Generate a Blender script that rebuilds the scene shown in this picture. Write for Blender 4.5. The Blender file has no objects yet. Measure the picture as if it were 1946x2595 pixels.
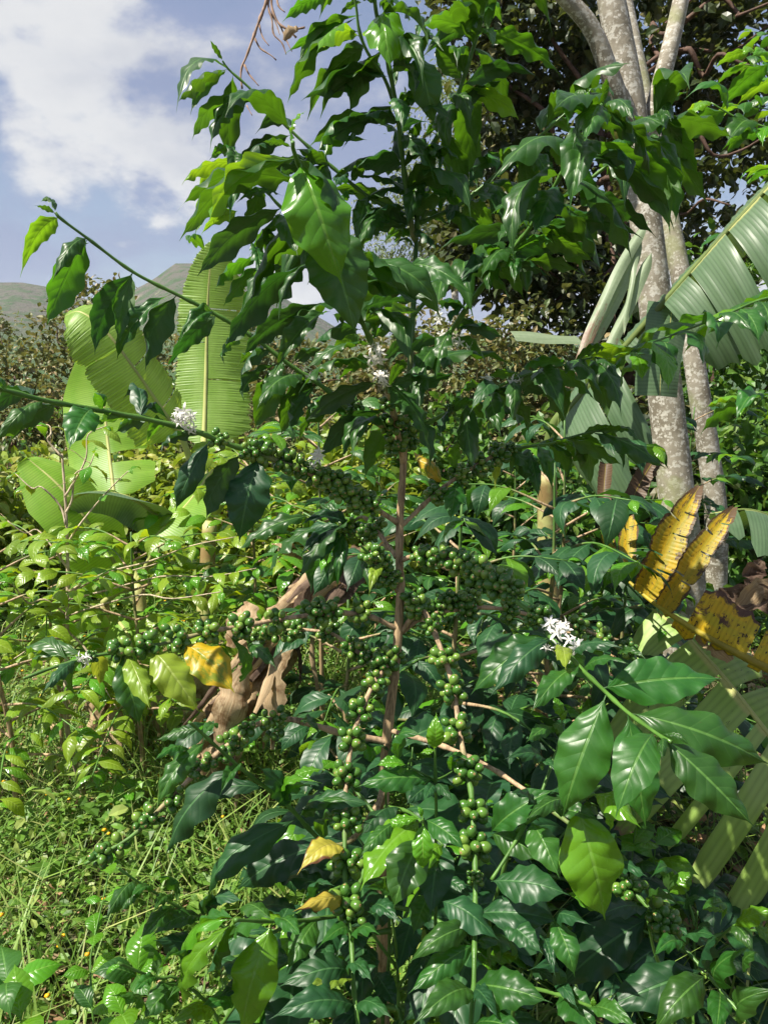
import bpy, math, random
import numpy as np
from mathutils import Vector, Matrix

# ---------------------------------------------------------------- scene, camera, world, sun, exposure
S = bpy.context.scene
COL = S.collection
R = math.radians
PITCH, FOVY, EYE = R(10.0), R(69.0), 1.5
FW, FH = 1946.0, 2595.0
KV = 2 * math.tan(FOVY / 2)

cam = bpy.data.cameras.new('camera')
cam.sensor_fit = 'VERTICAL'; cam.sensor_height = 24.0
cam.lens = 12.0 / math.tan(FOVY / 2)
cam.clip_start = 0.05; cam.clip_end = 5000
camo = bpy.data.objects.new('camera', cam); COL.objects.link(camo)
camo.location = (0, 0, EYE); camo.rotation_euler = (R(90) - PITCH, 0, 0)
S.camera = camo

SUN_EL, SUN_AZ = R(56), R(-112)       # azimuth from +Y, negative = to the left
SUNV = Vector((math.sin(SUN_AZ) * math.cos(SUN_EL), math.cos(SUN_AZ) * math.cos(SUN_EL), math.sin(SUN_EL)))
S.view_settings.view_transform = 'Standard'
S.view_settings.look = 'None'
S.view_settings.exposure = 1.1
S.view_settings.gamma = 1.0
S.cycles.use_denoising = True
S.cycles.max_bounces = 6
S.cycles.diffuse_bounces = 3
S.cycles.glossy_bounces = 2
S.cycles.transmission_bounces = 4
S.cycles.transparent_max_bounces = 6
S.cycles.sample_clamp_indirect = 6.0


class NT:
    """tiny helper around a node tree"""
    def __init__(s, nt):
        s.nt = nt; nt.nodes.clear()
    def n(s, typ, **kw):
        nd = s.nt.nodes.new(typ)
        for k, v in kw.items():
            if k in ('op',): nd.operation = v
            elif k == 'inp':
                for a, b in v.items(): s.put(nd.inputs[a], b)
            else: setattr(nd, k, v)
        return nd
    def put(s, sock, v):
        if hasattr(v, 'is_output') or isinstance(v, bpy.types.NodeSocket): s.nt.links.new(v, sock)
        else: sock.default_value = v
    def m(s, op, a, b=None, c=None):
        nd = s.nt.nodes.new('ShaderNodeMath'); nd.operation = op
        s.put(nd.inputs[0], a)
        if b is not None: s.put(nd.inputs[1], b)
        if c is not None: s.put(nd.inputs[2], c)
        return nd.outputs[0]
    def vm(s, op, a, b=None):
        nd = s.nt.nodes.new('ShaderNodeVectorMath'); nd.operation = op
        s.put(nd.inputs[0], a)
        if b is not None: s.put(nd.inputs[1], b)
        return nd.outputs[0]
    def mix(s, f, a, b):
        nd = s.nt.nodes.new('ShaderNodeMix'); nd.data_type = 'RGBA'
        s.put(nd.inputs[0], f); s.put(nd.inputs[6], a); s.put(nd.inputs[7], b)
        return nd.outputs[2]
    def step(s, x, lo, hi, a=0.0, b=1.0):
        nd = s.nt.nodes.new('ShaderNodeMapRange'); nd.interpolation_type = 'SMOOTHSTEP'
        s.put(nd.inputs[0], x); nd.inputs[1].default_value = lo; nd.inputs[2].default_value = hi
        nd.inputs[3].default_value = a; nd.inputs[4].default_value = b
        return nd.outputs[0]
    def noise(s, vec, scale, detail=3.0, rough=0.55, dim='3D', w=None, dist=0.0):
        nd = s.nt.nodes.new('ShaderNodeTexNoise'); nd.noise_dimensions = dim
        if vec is not None: s.put(nd.inputs['Vector'], vec)
        nd.inputs['Scale'].default_value = scale; nd.inputs['Detail'].default_value = detail
        nd.inputs['Roughness'].default_value = rough; nd.inputs['Distortion'].default_value = dist
        if w is not None: s.put(nd.inputs['W'], w)
        return nd.outputs['Fac']


def rgb(r, g, b): return (r, g, b, 1.0)


wd = bpy.data.worlds.new('World'); S.world = wd; wd.use_nodes = True
T = NT(wd.node_tree)
sky = T.n('ShaderNodeTexSky'); sky.sky_type = 'NISHITA'; sky.sun_disc = False
sky.sun_elevation = SUN_EL; sky.sun_rotation = SUN_AZ
sky.air_density = 1.0; sky.dust_density = 1.2; sky.ozone_density = 1.6
tc = T.n('ShaderNodeTexCoord')
sep = T.n('ShaderNodeSeparateXYZ'); T.put(sep.inputs[0], tc.outputs['Generated'])
zc = T.m('ADD', T.m('MAXIMUM', sep.outputs[2], 0.0), 0.42)
cx, cy = T.m('DIVIDE', sep.outputs[0], zc), T.m('DIVIDE', sep.outputs[1], zc)
comb = T.n('ShaderNodeCombineXYZ'); T.put(comb.inputs[0], cx); T.put(comb.inputs[1], cy); T.put(comb.inputs[2], T.m('MULTIPLY', sep.outputs[2], 1.2))
CLOUD_OFF = (1.16, 18.62, 4.72); CLOUD_S = 1.5
cv = T.vm('ADD', comb.outputs[0], CLOUD_OFF)
cn = T.noise(cv, CLOUD_S, 8.0, 0.56, dist=0.1)
cn2 = T.noise(T.vm('ADD', cv, (-0.13, -0.04, 0.12)), CLOUD_S, 8.0, 0.56, dist=0.1)
mask = T.step(cn, 0.38, 0.54)
lit = T.step(T.m('SUBTRACT', cn, cn2), 0.005, 0.105)
thick = T.step(cn, 0.52, 0.68)
ccol = T.mix(lit, rgb(0.33, 0.41, 0.66), rgb(1.0, 1.0, 1.0))
ccol = T.mix(T.m('MULTIPLY', thick, 0.45), ccol, rgb(0.28, 0.34, 0.54))
bg1 = T.n('ShaderNodeBackground'); T.put(bg1.inputs[0], sky.outputs[0]); bg1.inputs[1].default_value = 0.062
bg2 = T.n('ShaderNodeBackground'); T.put(bg2.inputs[0], ccol); bg2.inputs[1].default_value = 0.39
mx = T.n('ShaderNodeMixShader'); T.put(mx.inputs[0], T.m('MAXIMUM', T.m('MULTIPLY', mask, 0.92), 0.30)); T.put(mx.inputs[1], bg1.outputs[0]); T.put(mx.inputs[2], bg2.outputs[0])
wo = T.n('ShaderNodeOutputWorld'); T.put(wo.inputs[0], mx.outputs[0])

sl = bpy.data.lights.new('sun', 'SUN'); sl.energy = 5.0; sl.angle = R(0.53); sl.color = (1.0, 0.935, 0.81)
so = bpy.data.objects.new('sun', sl); COL.objects.link(so)
so.rotation_euler = (-SUNV).to_track_quat('-Z', 'Y').to_euler()

# ---------------------------------------------------------------- places: photo pixel + distance -> point in the garden
CROP = {'A': (400, 0), 'B': (900, 0), 'C': (1346, 0), 'D': (0, 500), 'E': (500, 500), 'F': (1000, 500), 'G': (500, 1000),
        'H': (1000, 1000), 'I': (200, 1450), 'J': (700, 1450), 'K': (1346, 1500), 'L': (350, 1995), 'M': (900, 1995), 'N': (1346, 1995)}
FWD = Vector((0, math.cos(PITCH), -math.sin(PITCH))); UPC = Vector((0, math.sin(PITCH), math.cos(PITCH))); RGT = Vector((1, 0, 0))
EYEV = Vector((0, 0, EYE)); UP = Vector((0, 0, 1))


def W(x, y, d):
    return EYEV + FWD * d + RGT * ((x - FW / 2) / FH * KV * d) + UPC * ((FH / 2 - y) / FH * KV * d)


def cr(c, x, y):
    o = CROP[c]; return (o[0] + x * 0.36166, o[1] + y * 0.36166)


def gz(x, y):
    z = -0.06 * max(0.0, min(y, 12) - 1.5)
    if y > 12: z -= 0.10 * (min(y, 60) - 12)
    z += 0.035 * math.sin(1.9 * x + 0.7 * y) + 0.03 * math.sin(2.7 * y - 1.1 * x + 2)
    if y > 30: z += 0.8 * math.sin(x * 0.05 + 1) * min(1, (y - 30) / 60)
    return z


def on_ground(sx, d):
    """ground point below the picture column sx at camera distance d"""
    p = W(sx, 1300, d); return Vector((p.x, p.y, gz(p.x, p.y)))


# ---------------------------------------------------------------- materials
MATS = {}


def newmat(name):
    m = bpy.data.materials.new(name); m.use_nodes = True; MATS[name] = m
    return m, NT(m.node_tree)


def finish(t, col, rough=0.5, spec=0.5, normal=None, trans=None, tcol=None, coat=0.0):
    p = t.n('ShaderNodeBsdfPrincipled')
    t.put(p.inputs['Base Color'], col); t.put(p.inputs['Roughness'], rough)
    p.inputs['Specular IOR Level'].default_value = spec
    p.inputs['Coat Weight'].default_value = coat
    if normal is not None: t.put(p.inputs['Normal'], normal)
    out = t.n('ShaderNodeOutputMaterial')
    if trans:
        tr = t.n('ShaderNodeBsdfTranslucent'); t.put(tr.inputs[0], tcol)
        if normal is not None: t.put(tr.inputs[1], normal)
        mixs = t.n('ShaderNodeMixShader'); t.put(mixs.inputs[0], trans)
        t.put(mixs.inputs[1], p.outputs[0]); t.put(mixs.inputs[2], tr.outputs[0])
        t.put(out.inputs[0], mixs.outputs[0])
    else:
        t.put(out.inputs[0], p.outputs[0])


def bump(t, h, strength, dist):
    b = t.n('ShaderNodeBump'); t.put(b.inputs['Height'], h)
    b.inputs['Strength'].default_value = strength; b.inputs['Distance'].default_value = dist
    return b.outputs[0]


def hsv(t, col, h, s_, v):
    nd = t.n('ShaderNodeHueSaturation'); t.put(nd.inputs['Hue'], h); t.put(nd.inputs['Saturation'], s_); t.put(nd.inputs['Value'], v)
    nd.inputs['Fac'].default_value = 1.0; t.put(nd.inputs['Color'], col)
    return nd.outputs[0]


def leaf_mat(name, base, vein, tcol, trans=0.32, rough=0.30, patch=None, spots=0.0, spec=0.5, vvar=0.5, edge=None):
    m, t = newmat(name)
    tcn = t.n('ShaderNodeTexCoord'); oi = t.n('ShaderNodeObjectInfo')
    sx = t.n('ShaderNodeSeparateXYZ'); t.put(sx.inputs[0], tcn.outputs['UV'])
    u, v = sx.outputs[0], sx.outputs[1]
    side = t.m('MULTIPLY', t.m('ABSOLUTE', t.m('SUBTRACT', u, 0.5)), 2.0)
    s_ = t.m('SUBTRACT', t.m('MULTIPLY', v, 9.0), t.m('MULTIPLY', side, 1.5))
    fr = t.m('FRACT', s_)
    tri = t.m('MULTIPLY', t.m('ABSOLUTE', t.m('SUBTRACT', fr, 0.5)), 2.0)
    veinm = t.step(tri, 0.93, 1.0)
    mid = t.step(side, 0.075, 0.03)
    rnd = oi.outputs['Random']
    off = t.n('ShaderNodeCombineXYZ'); t.put(off.inputs[0], t.m('MULTIPLY', rnd, 37.0)); t.put(off.inputs[1], t.m('MULTIPLY', rnd, 91.0))
    pv = t.vm('ADD', tcn.outputs['UV'], off.outputs[0])
    blot = t.noise(pv, 3.5, 4.0, 0.6)
    fine = t.noise(pv, 26.0, 3.0, 0.6)
    val = t.m('MULTIPLY', t.m('ADD', 1.0 - vvar / 2, t.m('MULTIPLY', rnd, vvar)), t.m('ADD', 0.72, t.m('MULTIPLY', blot, 0.55)))
    hue = t.m('ADD', 0.488, t.m('MULTIPLY', t.m('FRACT', t.m('MULTIPLY', rnd, 7.31)), 0.024))
    col = hsv(t, base, hue, 1.0, val)
    col = t.mix(t.m('MULTIPLY', veinm, 0.28), col, vein)
    col = t.mix(t.m('MULTIPLY', mid, 0.85), col, vein)
    tc_ = hsv(t, tcol, hue, 1.0, val)
    tc_ = t.mix(t.m('MULTIPLY', t.m('MAXIMUM', veinm, mid), 0.35), tc_, rgb(tcol[0] * .45, tcol[1] * .45, tcol[2] * .45))
    if patch:
        pm = t.step(t.noise(t.vm('ADD', pv, (5.0, 3.0, 1.0)), 4.5, 5.0, 0.65), 0.47, 0.60)
        col = t.mix(pm, col, patch); tc_ = t.mix(pm, tc_, patch)
    if edge:
        em = t.m('MULTIPLY', t.step(t.m('ADD', t.m('ADD', side, t.m('MULTIPLY', blot, 0.9)), t.m('MULTIPLY', v, 0.55)), 1.55, 1.75), 0.95)
        col = t.mix(em, col, edge); tc_ = t.mix(em, tc_, edge)
    if spots > 0:
        sp = t.m('MULTIPLY', t.step(fine, 0.685, 0.73), spots)
        col = t.mix(sp, col, rgb(0.12, 0.07, 0.025)); tc_ = t.mix(sp, tc_, rgb(0.06, 0.03, 0.01))
    under = t.n('ShaderNodeNewGeometry').outputs['Backfacing']
    col = t.mix(t.m('MULTIPLY', under, 0.55), col, rgb(min(1, base[0] * 1.5 + .045), min(1, base[1] * 1.15 + .05), min(1, base[2] + .025)))
    h = t.m('MULTIPLY', t.m('SINE', t.m('MULTIPLY', fr, math.pi)), t.m('SUBTRACT', 1.0, t.m('MULTIPLY', side, 0.7)))
    h = t.m('SUBTRACT', h, t.m('MULTIPLY', mid, 0.9))
    h = t.m('ADD', h, t.m('MULTIPLY', fine, 0.10))
    rg = t.m('ADD', t.m('ADD', rough, t.m('MULTIPLY', under, 0.16)), t.m('MULTIPLY', t.m('SUBTRACT', blot, 0.5), 0.35))
    finish(t, col, rg, spec, bump(t, h, 0.38, 0.0020), trans, tc_)
    return m


LEAF = {
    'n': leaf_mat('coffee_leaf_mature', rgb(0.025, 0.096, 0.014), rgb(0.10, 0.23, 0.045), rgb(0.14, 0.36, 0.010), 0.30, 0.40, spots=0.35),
    'd': leaf_mat('coffee_leaf_dark', rgb(0.014, 0.062, 0.018), rgb(0.06, 0.16, 0.05), rgb(0.06, 0.20, 0.012), 0.22, 0.45, spots=0.7),  # darker green variant with more brown spots
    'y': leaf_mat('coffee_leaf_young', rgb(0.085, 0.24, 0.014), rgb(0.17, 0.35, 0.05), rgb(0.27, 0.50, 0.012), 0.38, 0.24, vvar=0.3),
    'g': leaf_mat('coffee_leaf_sunlit_yellow_green', rgb(0.16, 0.265, 0.016), rgb(0.28, 0.38, 0.06), rgb(0.40, 0.52, 0.012), 0.38, 0.34, spots=0.2),  # yellow-green leaf, its sunlit brightness put into the colour
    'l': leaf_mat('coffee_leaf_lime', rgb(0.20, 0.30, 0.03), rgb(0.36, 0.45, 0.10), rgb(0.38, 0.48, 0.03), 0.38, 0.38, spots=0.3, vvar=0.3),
    'a': leaf_mat('coffee_leaf_yellowed', rgb(0.50, 0.36, 0.012), rgb(0.55, 0.45, 0.06), rgb(0.55, 0.38, 0.01), 0.32, 0.4, patch=rgb(0.20, 0.25, 0.015), spots=0.9, vvar=0.2),
    'b': leaf_mat('coffee_leaf_browned', rgb(0.42, 0.36, 0.05), rgb(0.5, 0.42, 0.09), rgb(0.45, 0.36, 0.03), 0.3, 0.45, spots=0.6, vvar=0.2, edge=rgb(0.12, 0.035, 0.02)),
}


def simple_mat(name, base, rough=0.6, var=0.4, nscale=8.0, spec=0.3, bstr=0.0, bscale=40.0, bdist=0.004, col2=None, coords='Object', trans=None, tcol=None):
    m, t = newmat(name)
    tcn = t.n('ShaderNodeTexCoord'); v = tcn.outputs[coords]
    a = t.noise(v, nscale, 5.0, 0.6)
    if col2 is None: col2 = rgb(base[0] * (1 - var), base[1] * (1 - var), base[2] * (1 - var))
    col = t.mix(t.step(a, 0.35, 0.68), base, col2)
    nrm = bump(t, t.noise(v, bscale, 5.0, 0.65), bstr, bdist) if bstr else None
    finish(t, col, rough, spec, nrm, trans, tcol)
    return m


def scatter_mat(name, c1, c2, c3, tcol, trans=0.3, rough=0.45, spec=0.4):
    """for clouds of small leaves: uv.x is a random number per leaf"""
    m, t = newmat(name)
    tcn = t.n('ShaderNodeTexCoord'); sx = t.n('ShaderNodeSeparateXYZ'); t.put(sx.inputs[0], tcn.outputs['UV'])
    r = sx.outputs[0]
    col = t.mix(t.step(r, 0.1, 0.55), c1, c2); col = t.mix(t.step(r, 0.72, 0.95), col, c3)
    val = t.m('ADD', 0.75, t.m('MULTIPLY', t.m('FRACT', t.m('MULTIPLY', r, 13.7)), 0.5))
    col = hsv(t, col, 0.5, 1.0, val)
    tc_ = t.mix(0.55, col, tcol)
    finish(t, col, rough, spec, None, trans, tc_)
    return m


def bark_mat(name, woody, green, ridges=True):
    """uv.x = how woody, uv.y = metres along the stem"""
    m, t = newmat(name)
    tcn = t.n('ShaderNodeTexCoord'); sx = t.n('ShaderNodeSeparateXYZ'); t.put(sx.inputs[0], tcn.outputs['UV'])
    o = tcn.outputs['Object']
    st = t.vm('MULTIPLY', o, (90.0, 90.0, 7.0))
    n1 = t.noise(st, 1.6, 5.0, 0.65); n2 = t.noise(o, 25.0, 4.0, 0.6)
    wc = t.mix(t.step(n1, 0.34, 0.64), rgb(woody[0] * .38, woody[1] * .36, woody[2] * .33), woody)
    wc = t.mix(t.m('MULTIPLY', t.step(n2, 0.45, 0.7), 0.5), wc, rgb(min(1, woody[0] * 1.35), min(1, woody[1] * 1.3), min(1, woody[2] * 1.25)))
    gc = t.mix(t.step(n2, 0.35, 0.65), green, rgb(green[0] * .6, green[1] * .65, green[2] * .6))
    col = t.mix(t.step(t.m('ADD', sx.outputs[0], t.m('MULTIPLY', t.m('SUBTRACT', n2, 0.5), 0.35)), 0.35, 0.65), gc, wc)
    finish(t, col, t.m('ADD', 0.45, t.m('MULTIPLY', sx.outputs[0], 0.3)), 0.35, bump(t, n1, 0.6, 0.0025 if ridges else 0.001))
    return m


BARK = bark_mat('coffee_bark', rgb(0.42, 0.30, 0.17), rgb(0.07, 0.16, 0.03))
PALEB = bark_mat('pale_coffee_bark', rgb(0.52, 0.43, 0.30), rgb(0.3, 0.3, 0.12))
TWIG = bark_mat('coffee_twig', rgb(0.43, 0.31, 0.19), rgb(0.09, 0.20, 0.035), False)
DRYW = simple_mat('dry_twig_wood', rgb(0.30, 0.19, 0.13), 0.7, 0.5, 60)
LIMB = simple_mat('reddish_limb_bark', rgb(0.12, 0.07, 0.05), 0.75, 0.55, 20, bstr=0.4)


def berry_mat():
    m, t = newmat('coffee_cherry_green')
    tcn = t.n('ShaderNodeTexCoord'); oi = t.n('ShaderNodeObjectInfo')
    sx = t.n('ShaderNodeSeparateXYZ'); t.put(sx.inputs[0], tcn.outputs['UV'])
    rnd = t.m('FRACT', t.m('ADD', oi.outputs['Random'], sx.outputs[0]))
    base = t.mix(t.step(rnd, 0.45, 1.0), rgb(0.046, 0.130, 0.017), rgb(0.145, 0.245, 0.037))
    n = t.noise(tcn.outputs['Object'], 220.0, 3.0)
    base = t.mix(t.m('MULTIPLY', t.step(n, 0.5, 0.75), 0.3), base, rgb(0.18, 0.26, 0.06))
    v = sx.outputs[1]
    col = t.mix(t.step(v, 0.905, 0.935), base, rgb(0.32, 0.22, 0.09))
    col = t.mix(t.step(v, 0.965, 0.985), col, rgb(0.08, 0.045, 0.02))
    finish(t, col, 0.27, 0.5)
    return m


BERRY = berry_mat()
PETAL = simple_mat('coffee_petal', rgb(0.82, 0.80, 0.76), 0.5, 0.08, 40, trans=0.25, tcol=rgb(0.8, 0.8, 0.74))
WILT = simple_mat('wilted_petal', rgb(0.55, 0.47, 0.36), 0.6, 0.4, 60, trans=0.25, tcol=rgb(0.5, 0.42, 0.3))


def banana_mat(name, base, base2, tcol, trans=0.4, rough=0.35, specks=0.0, dry=None, drya=(0.5, 0.62), rib=rgb(0.45, 0.45, 0.16), edge=0.0, lines=95.0, spk=0.635, lamp=0.26, tipv=None):
    """uv.x across (0.5 = midrib), uv.y along in metres; the fine lines follow the side veins"""
    m, t = newmat(name)
    tcn = t.n('ShaderNodeTexCoord'); sx = t.n('ShaderNodeSeparateXYZ'); t.put(sx.inputs[0], tcn.outputs['UV'])
    u, v = sx.outputs[0], sx.outputs[1]
    side = t.m('MULTIPLY', t.m('ABSOLUTE', t.m('SUBTRACT', u, 0.5)), 2.0)
    st = t.n('ShaderNodeCombineXYZ'); t.put(st.inputs[0], t.m('MULTIPLY', side, 1.2)); t.put(st.inputs[1], t.m('MULTIPLY', v, 60.0))
    streak = t.noise(st.outputs[0], 1.0, 4.0, 0.6)
    big = t.noise(tcn.outputs['UV'], 5.0, 4.0, 0.55)
    fr = t.m('FRACT', t.m('MULTIPLY', v, lines))
    corr = t.m('SINE', t.m('MULTIPLY', fr, math.pi))
    val = t.m('ADD', 0.72, t.m('ADD', t.m('MULTIPLY', streak, 0.45), t.m('MULTIPLY', corr, lamp)))
    col = t.mix(t.step(big, 0.35, 0.65), base, base2)
    col = hsv(t, col, 0.5, 1.0, val); tc_ = hsv(t, tcol, 0.5, 1.0, val)
    if specks:
        sv = t.n('ShaderNodeCombineXYZ'); t.put(sv.inputs[0], t.m('MULTIPLY', u, 6.0)); t.put(sv.inputs[1], t.m('MULTIPLY', v, 62.0))
        sp = t.m('MULTIPLY', t.step(t.noise(sv.outputs[0], 1.3, 5.0, 0.7), spk, spk + .06), specks)
        col = t.mix(sp, col, rgb(0.035, 0.022, 0.012)); tc_ = t.mix(sp, tc_, rgb(0.02, 0.012, 0.006))
    if dry is not None:
        dv = t.n('ShaderNodeCombineXYZ'); t.put(dv.inputs[0], t.m('MULTIPLY', u, 3.0)); t.put(dv.inputs[1], t.m('MULTIPLY', v, 9.0))
        dn = t.m('ADD', t.noise(dv.outputs[0], 1.6, 5.0, 0.7), t.m('MULTIPLY', t.m('POWER', side, 5.0), edge))
        if tipv: dn = t.m('ADD', dn, t.m('MULTIPLY', t.step(v, tipv[0], tipv[1]), 0.38))
        dm = t.step(dn, drya[0], drya[1])
        dc = t.mix(streak, dry, rgb(dry[0] * .45, dry[1] * .4, dry[2] * .38))
        col = t.mix(dm, col, dc); tc_ = t.mix(dm, tc_, rgb(dry[0] * .5, dry[1] * .4, dry[2] * .3))
    col = t.mix(t.step(side, 0.05, 0.02), col, rib)
    finish(t, col, t.m('ADD', rough, t.m('MULTIPLY', streak, 0.15)), 0.45, bump(t, corr, 0.16, 0.002), trans, tc_)
    return m


BAN = {
    'fresh': banana_mat('banana_leaf_fresh', rgb(0.17, 0.30, 0.05), rgb(0.23, 0.36, 0.085), rgb(0.44, 0.62, 0.045), 0.42, 0.36, dry=rgb(0.30, 0.24, 0.12), drya=(0.80, 1.0), edge=0.34),
    'lime': banana_mat('banana_leaf_lime', rgb(0.16, 0.32, 0.03), rgb(0.21, 0.36, 0.045), rgb(0.36, 0.60, 0.015), 0.42, 0.34),
    'grey': banana_mat('banana_leaf_grey_green', rgb(0.075, 0.135, 0.065), rgb(0.10, 0.16, 0.085), rgb(0.12, 0.21, 0.03), 0.25, 0.34, lines=70.0),
    'speck': banana_mat('banana_leaf_speckled', rgb(0.20, 0.32, 0.06), rgb(0.27, 0.37, 0.11), rgb(0.32, 0.46, 0.05), 0.25, 0.42, specks=1.0, dry=rgb(0.42, 0.30, 0.20), drya=(0.92, 1.02), edge=0.50, lines=60.0),
    'yellow': banana_mat('banana_leaf_yellowed', rgb(0.52, 0.32, 0.010), rgb(0.36, 0.33, 0.02), rgb(0.55, 0.34, 0.01), 0.25, 0.45, specks=1.0, spk=.56, dry=rgb(0.14, 0.07, 0.05), drya=(0.54, 0.64), edge=0.14, rib=rgb(0.36, 0.30, 0.03)),
    'yseg': banana_mat('banana_leaf_dying_segment', rgb(0.50, 0.31, 0.010), rgb(0.27, 0.25, 0.02), rgb(0.55, 0.34, 0.01), 0.25, 0.45, specks=1.0, spk=.575, dry=rgb(0.13, 0.08, 0.04), drya=(0.58, 0.68), edge=0.30, rib=rgb(0.36, 0.30, 0.03), tipv=(.20, .40), lines=0.0),
    'ribbon': banana_mat('banana_leaf_ribbon', rgb(0.22, 0.29, 0.17), rgb(0.28, 0.35, 0.22), rgb(0.32, 0.42, 0.16), 0.3, 0.4, lines=0.0, dry=rgb(0.3, 0.2, 0.13), drya=(0.72, 0.85), tipv=(.2, .6), rib=rgb(0.25, 0.32, 0.2)),
}


def fibre_mat(name, light, mid_, dark, tcol):
    """dead banana sheath: fibres run along the strip"""
    m, t = newmat(name)
    tcn = t.n('ShaderNodeTexCoord'); sx = t.n('ShaderNodeSeparateXYZ'); t.put(sx.inputs[0], tcn.outputs['UV'])
    st = t.n('ShaderNodeCombineXYZ'); t.put(st.inputs[0], t.m('MULTIPLY', sx.outputs[0], 26.0)); t.put(st.inputs[1], t.m('MULTIPLY', sx.outputs[1], 5.0))
    fib = t.noise(st.outputs[0], 1.0, 5.0, 0.65); big = t.noise(tcn.outputs['Object'], 16.0, 5.0, 0.65)
    col = t.mix(t.step(fib, 0.36, 0.62), mid_, light)
    col = t.mix(t.step(big, 0.46, 0.66), col, dark)
    col = t.mix(t.m('MULTIPLY', t.step(fib, 0.42, 0.30), 0.8), col, dark)
    finish(t, col, 0.8, 0.2, bump(t, t.m('ADD', fib, t.m('MULTIPLY', big, .6)), 0.7, 0.004), 0.16, tcol)
    return m


BAN['dry'] = fibre_mat('dry_banana_straw', rgb(0.50, 0.385, 0.24), rgb(0.36, 0.25, 0.14), rgb(0.15, 0.085, 0.04), rgb(0.42, 0.26, 0.09))
BAN['purple'] = fibre_mat('withered_banana_brown', rgb(0.21, 0.15, 0.11), rgb(0.13, 0.085, 0.06), rgb(0.055, 0.032, 0.024), rgb(0.18, 0.10, 0.05))
MIDRIB = simple_mat('banana_midrib', rgb(0.40, 0.42, 0.14), 0.45, 0.25, 6)
MIDRIBD = simple_mat('banana_midrib_dull', rgb(0.12, 0.17, 0.04), 0.5, 0.25, 6)
MIDRIBY = simple_mat('banana_midrib_yellow', rgb(0.36, 0.29, 0.03), 0.5, 0.4, 12)
PSEUDO = simple_mat('banana_stem', rgb(0.40, 0.42, 0.16), 0.5, 0.0, 9, col2=rgb(0.22, 0.15, 0.06), bstr=0.2, bscale=30)
SHEATH = fibre_mat('dry_sheath', rgb(0.34, 0.25, 0.15), rgb(0.22, 0.14, 0.075), rgb(0.09, 0.05, 0.025), rgb(0.3, 0.18, 0.06))


def trunk_mat():
    m, t = newmat('mottled_pale_bark')
    tcn = t.n('ShaderNodeTexCoord'); o = tcn.outputs['Object']
    vo = t.n('ShaderNodeTexVoronoi'); vo.feature = 'F1'; t.put(vo.inputs['Vector'], t.vm('ADD', o, t.vm('MULTIPLY', (1, 1, 1), (0, 0, 0)))); vo.inputs['Scale'].default_value = 38.0; vo.inputs['Randomness'].default_value = 1.0
    a = t.noise(o, 6.0, 5.0, 0.6); b = t.noise(o, 45.0, 5.0, 0.7); c = t.noise(t.vm('MULTIPLY', o, (1, 1, 3.0)), 14.0, 4.0, 0.6)
    col = t.mix(t.step(a, 0.36, 0.62), rgb(0.155, 0.135, 0.10), rgb(0.27, 0.245, 0.195))
    col = t.mix(t.m('MULTIPLY', t.step(t.noise(o, 34.0, 6.0, 0.68), 0.50, 0.56), t.step(c, 0.36, 0.55)), col, rgb(0.43, 0.415, 0.365))
    col = t.mix(t.m('MULTIPLY', t.step(vo.outputs['Distance'], 0.30, 0.22), t.step(b, 0.42, 0.5)), col, rgb(0.45, 0.43, 0.38))
    col = t.mix(t.m('MULTIPLY', t.step(t.noise(o, 3.2, 4.0, 0.6), 0.54, 0.66), 0.6), col, rgb(0.20, 0.22, 0.09))
    col = t.mix(t.m('MULTIPLY', t.step(b, 0.60, 0.75), 0.6), col, rgb(0.10, 0.085, 0.06))
    finish(t, col, 0.75, 0.25, bump(t, b, 0.5, 0.006))
    return m


TRUNK = trunk_mat()
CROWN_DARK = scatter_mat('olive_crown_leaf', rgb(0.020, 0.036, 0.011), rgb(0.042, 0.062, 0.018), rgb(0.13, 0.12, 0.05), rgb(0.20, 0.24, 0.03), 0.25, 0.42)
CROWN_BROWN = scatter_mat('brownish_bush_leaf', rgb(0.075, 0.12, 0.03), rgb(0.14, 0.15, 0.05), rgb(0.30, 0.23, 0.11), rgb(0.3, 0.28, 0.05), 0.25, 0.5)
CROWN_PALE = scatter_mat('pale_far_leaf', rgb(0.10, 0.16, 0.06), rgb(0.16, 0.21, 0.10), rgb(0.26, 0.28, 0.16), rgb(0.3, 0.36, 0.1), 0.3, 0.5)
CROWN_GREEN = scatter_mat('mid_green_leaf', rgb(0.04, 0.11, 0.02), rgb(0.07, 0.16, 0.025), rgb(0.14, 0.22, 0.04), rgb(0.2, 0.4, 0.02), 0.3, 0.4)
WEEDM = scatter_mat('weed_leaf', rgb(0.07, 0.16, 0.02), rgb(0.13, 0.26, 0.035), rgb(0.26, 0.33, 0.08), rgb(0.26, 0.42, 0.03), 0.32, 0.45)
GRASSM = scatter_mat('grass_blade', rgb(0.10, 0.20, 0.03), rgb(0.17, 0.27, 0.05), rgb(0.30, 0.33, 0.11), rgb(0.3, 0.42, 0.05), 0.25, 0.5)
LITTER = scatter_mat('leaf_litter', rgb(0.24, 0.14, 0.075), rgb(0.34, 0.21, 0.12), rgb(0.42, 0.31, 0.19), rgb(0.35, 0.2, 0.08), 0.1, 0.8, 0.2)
CROWN_LIME = scatter_mat('sunlit_green_leaf', rgb(0.12, 0.20, 0.02), rgb(0.20, 0.28, 0.03), rgb(0.34, 0.34, 0.06), rgb(0.40, 0.5, 0.02), 0.34, 0.42)  # brighter copy of the green bush leaf, sunlight painted into its colour
YFLOW = simple_mat('yellow_weed_flower', rgb(0.75, 0.40, 0.01), 0.5, 0.2, 40)

# ---------------------------------------------------------------- object helpers


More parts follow.
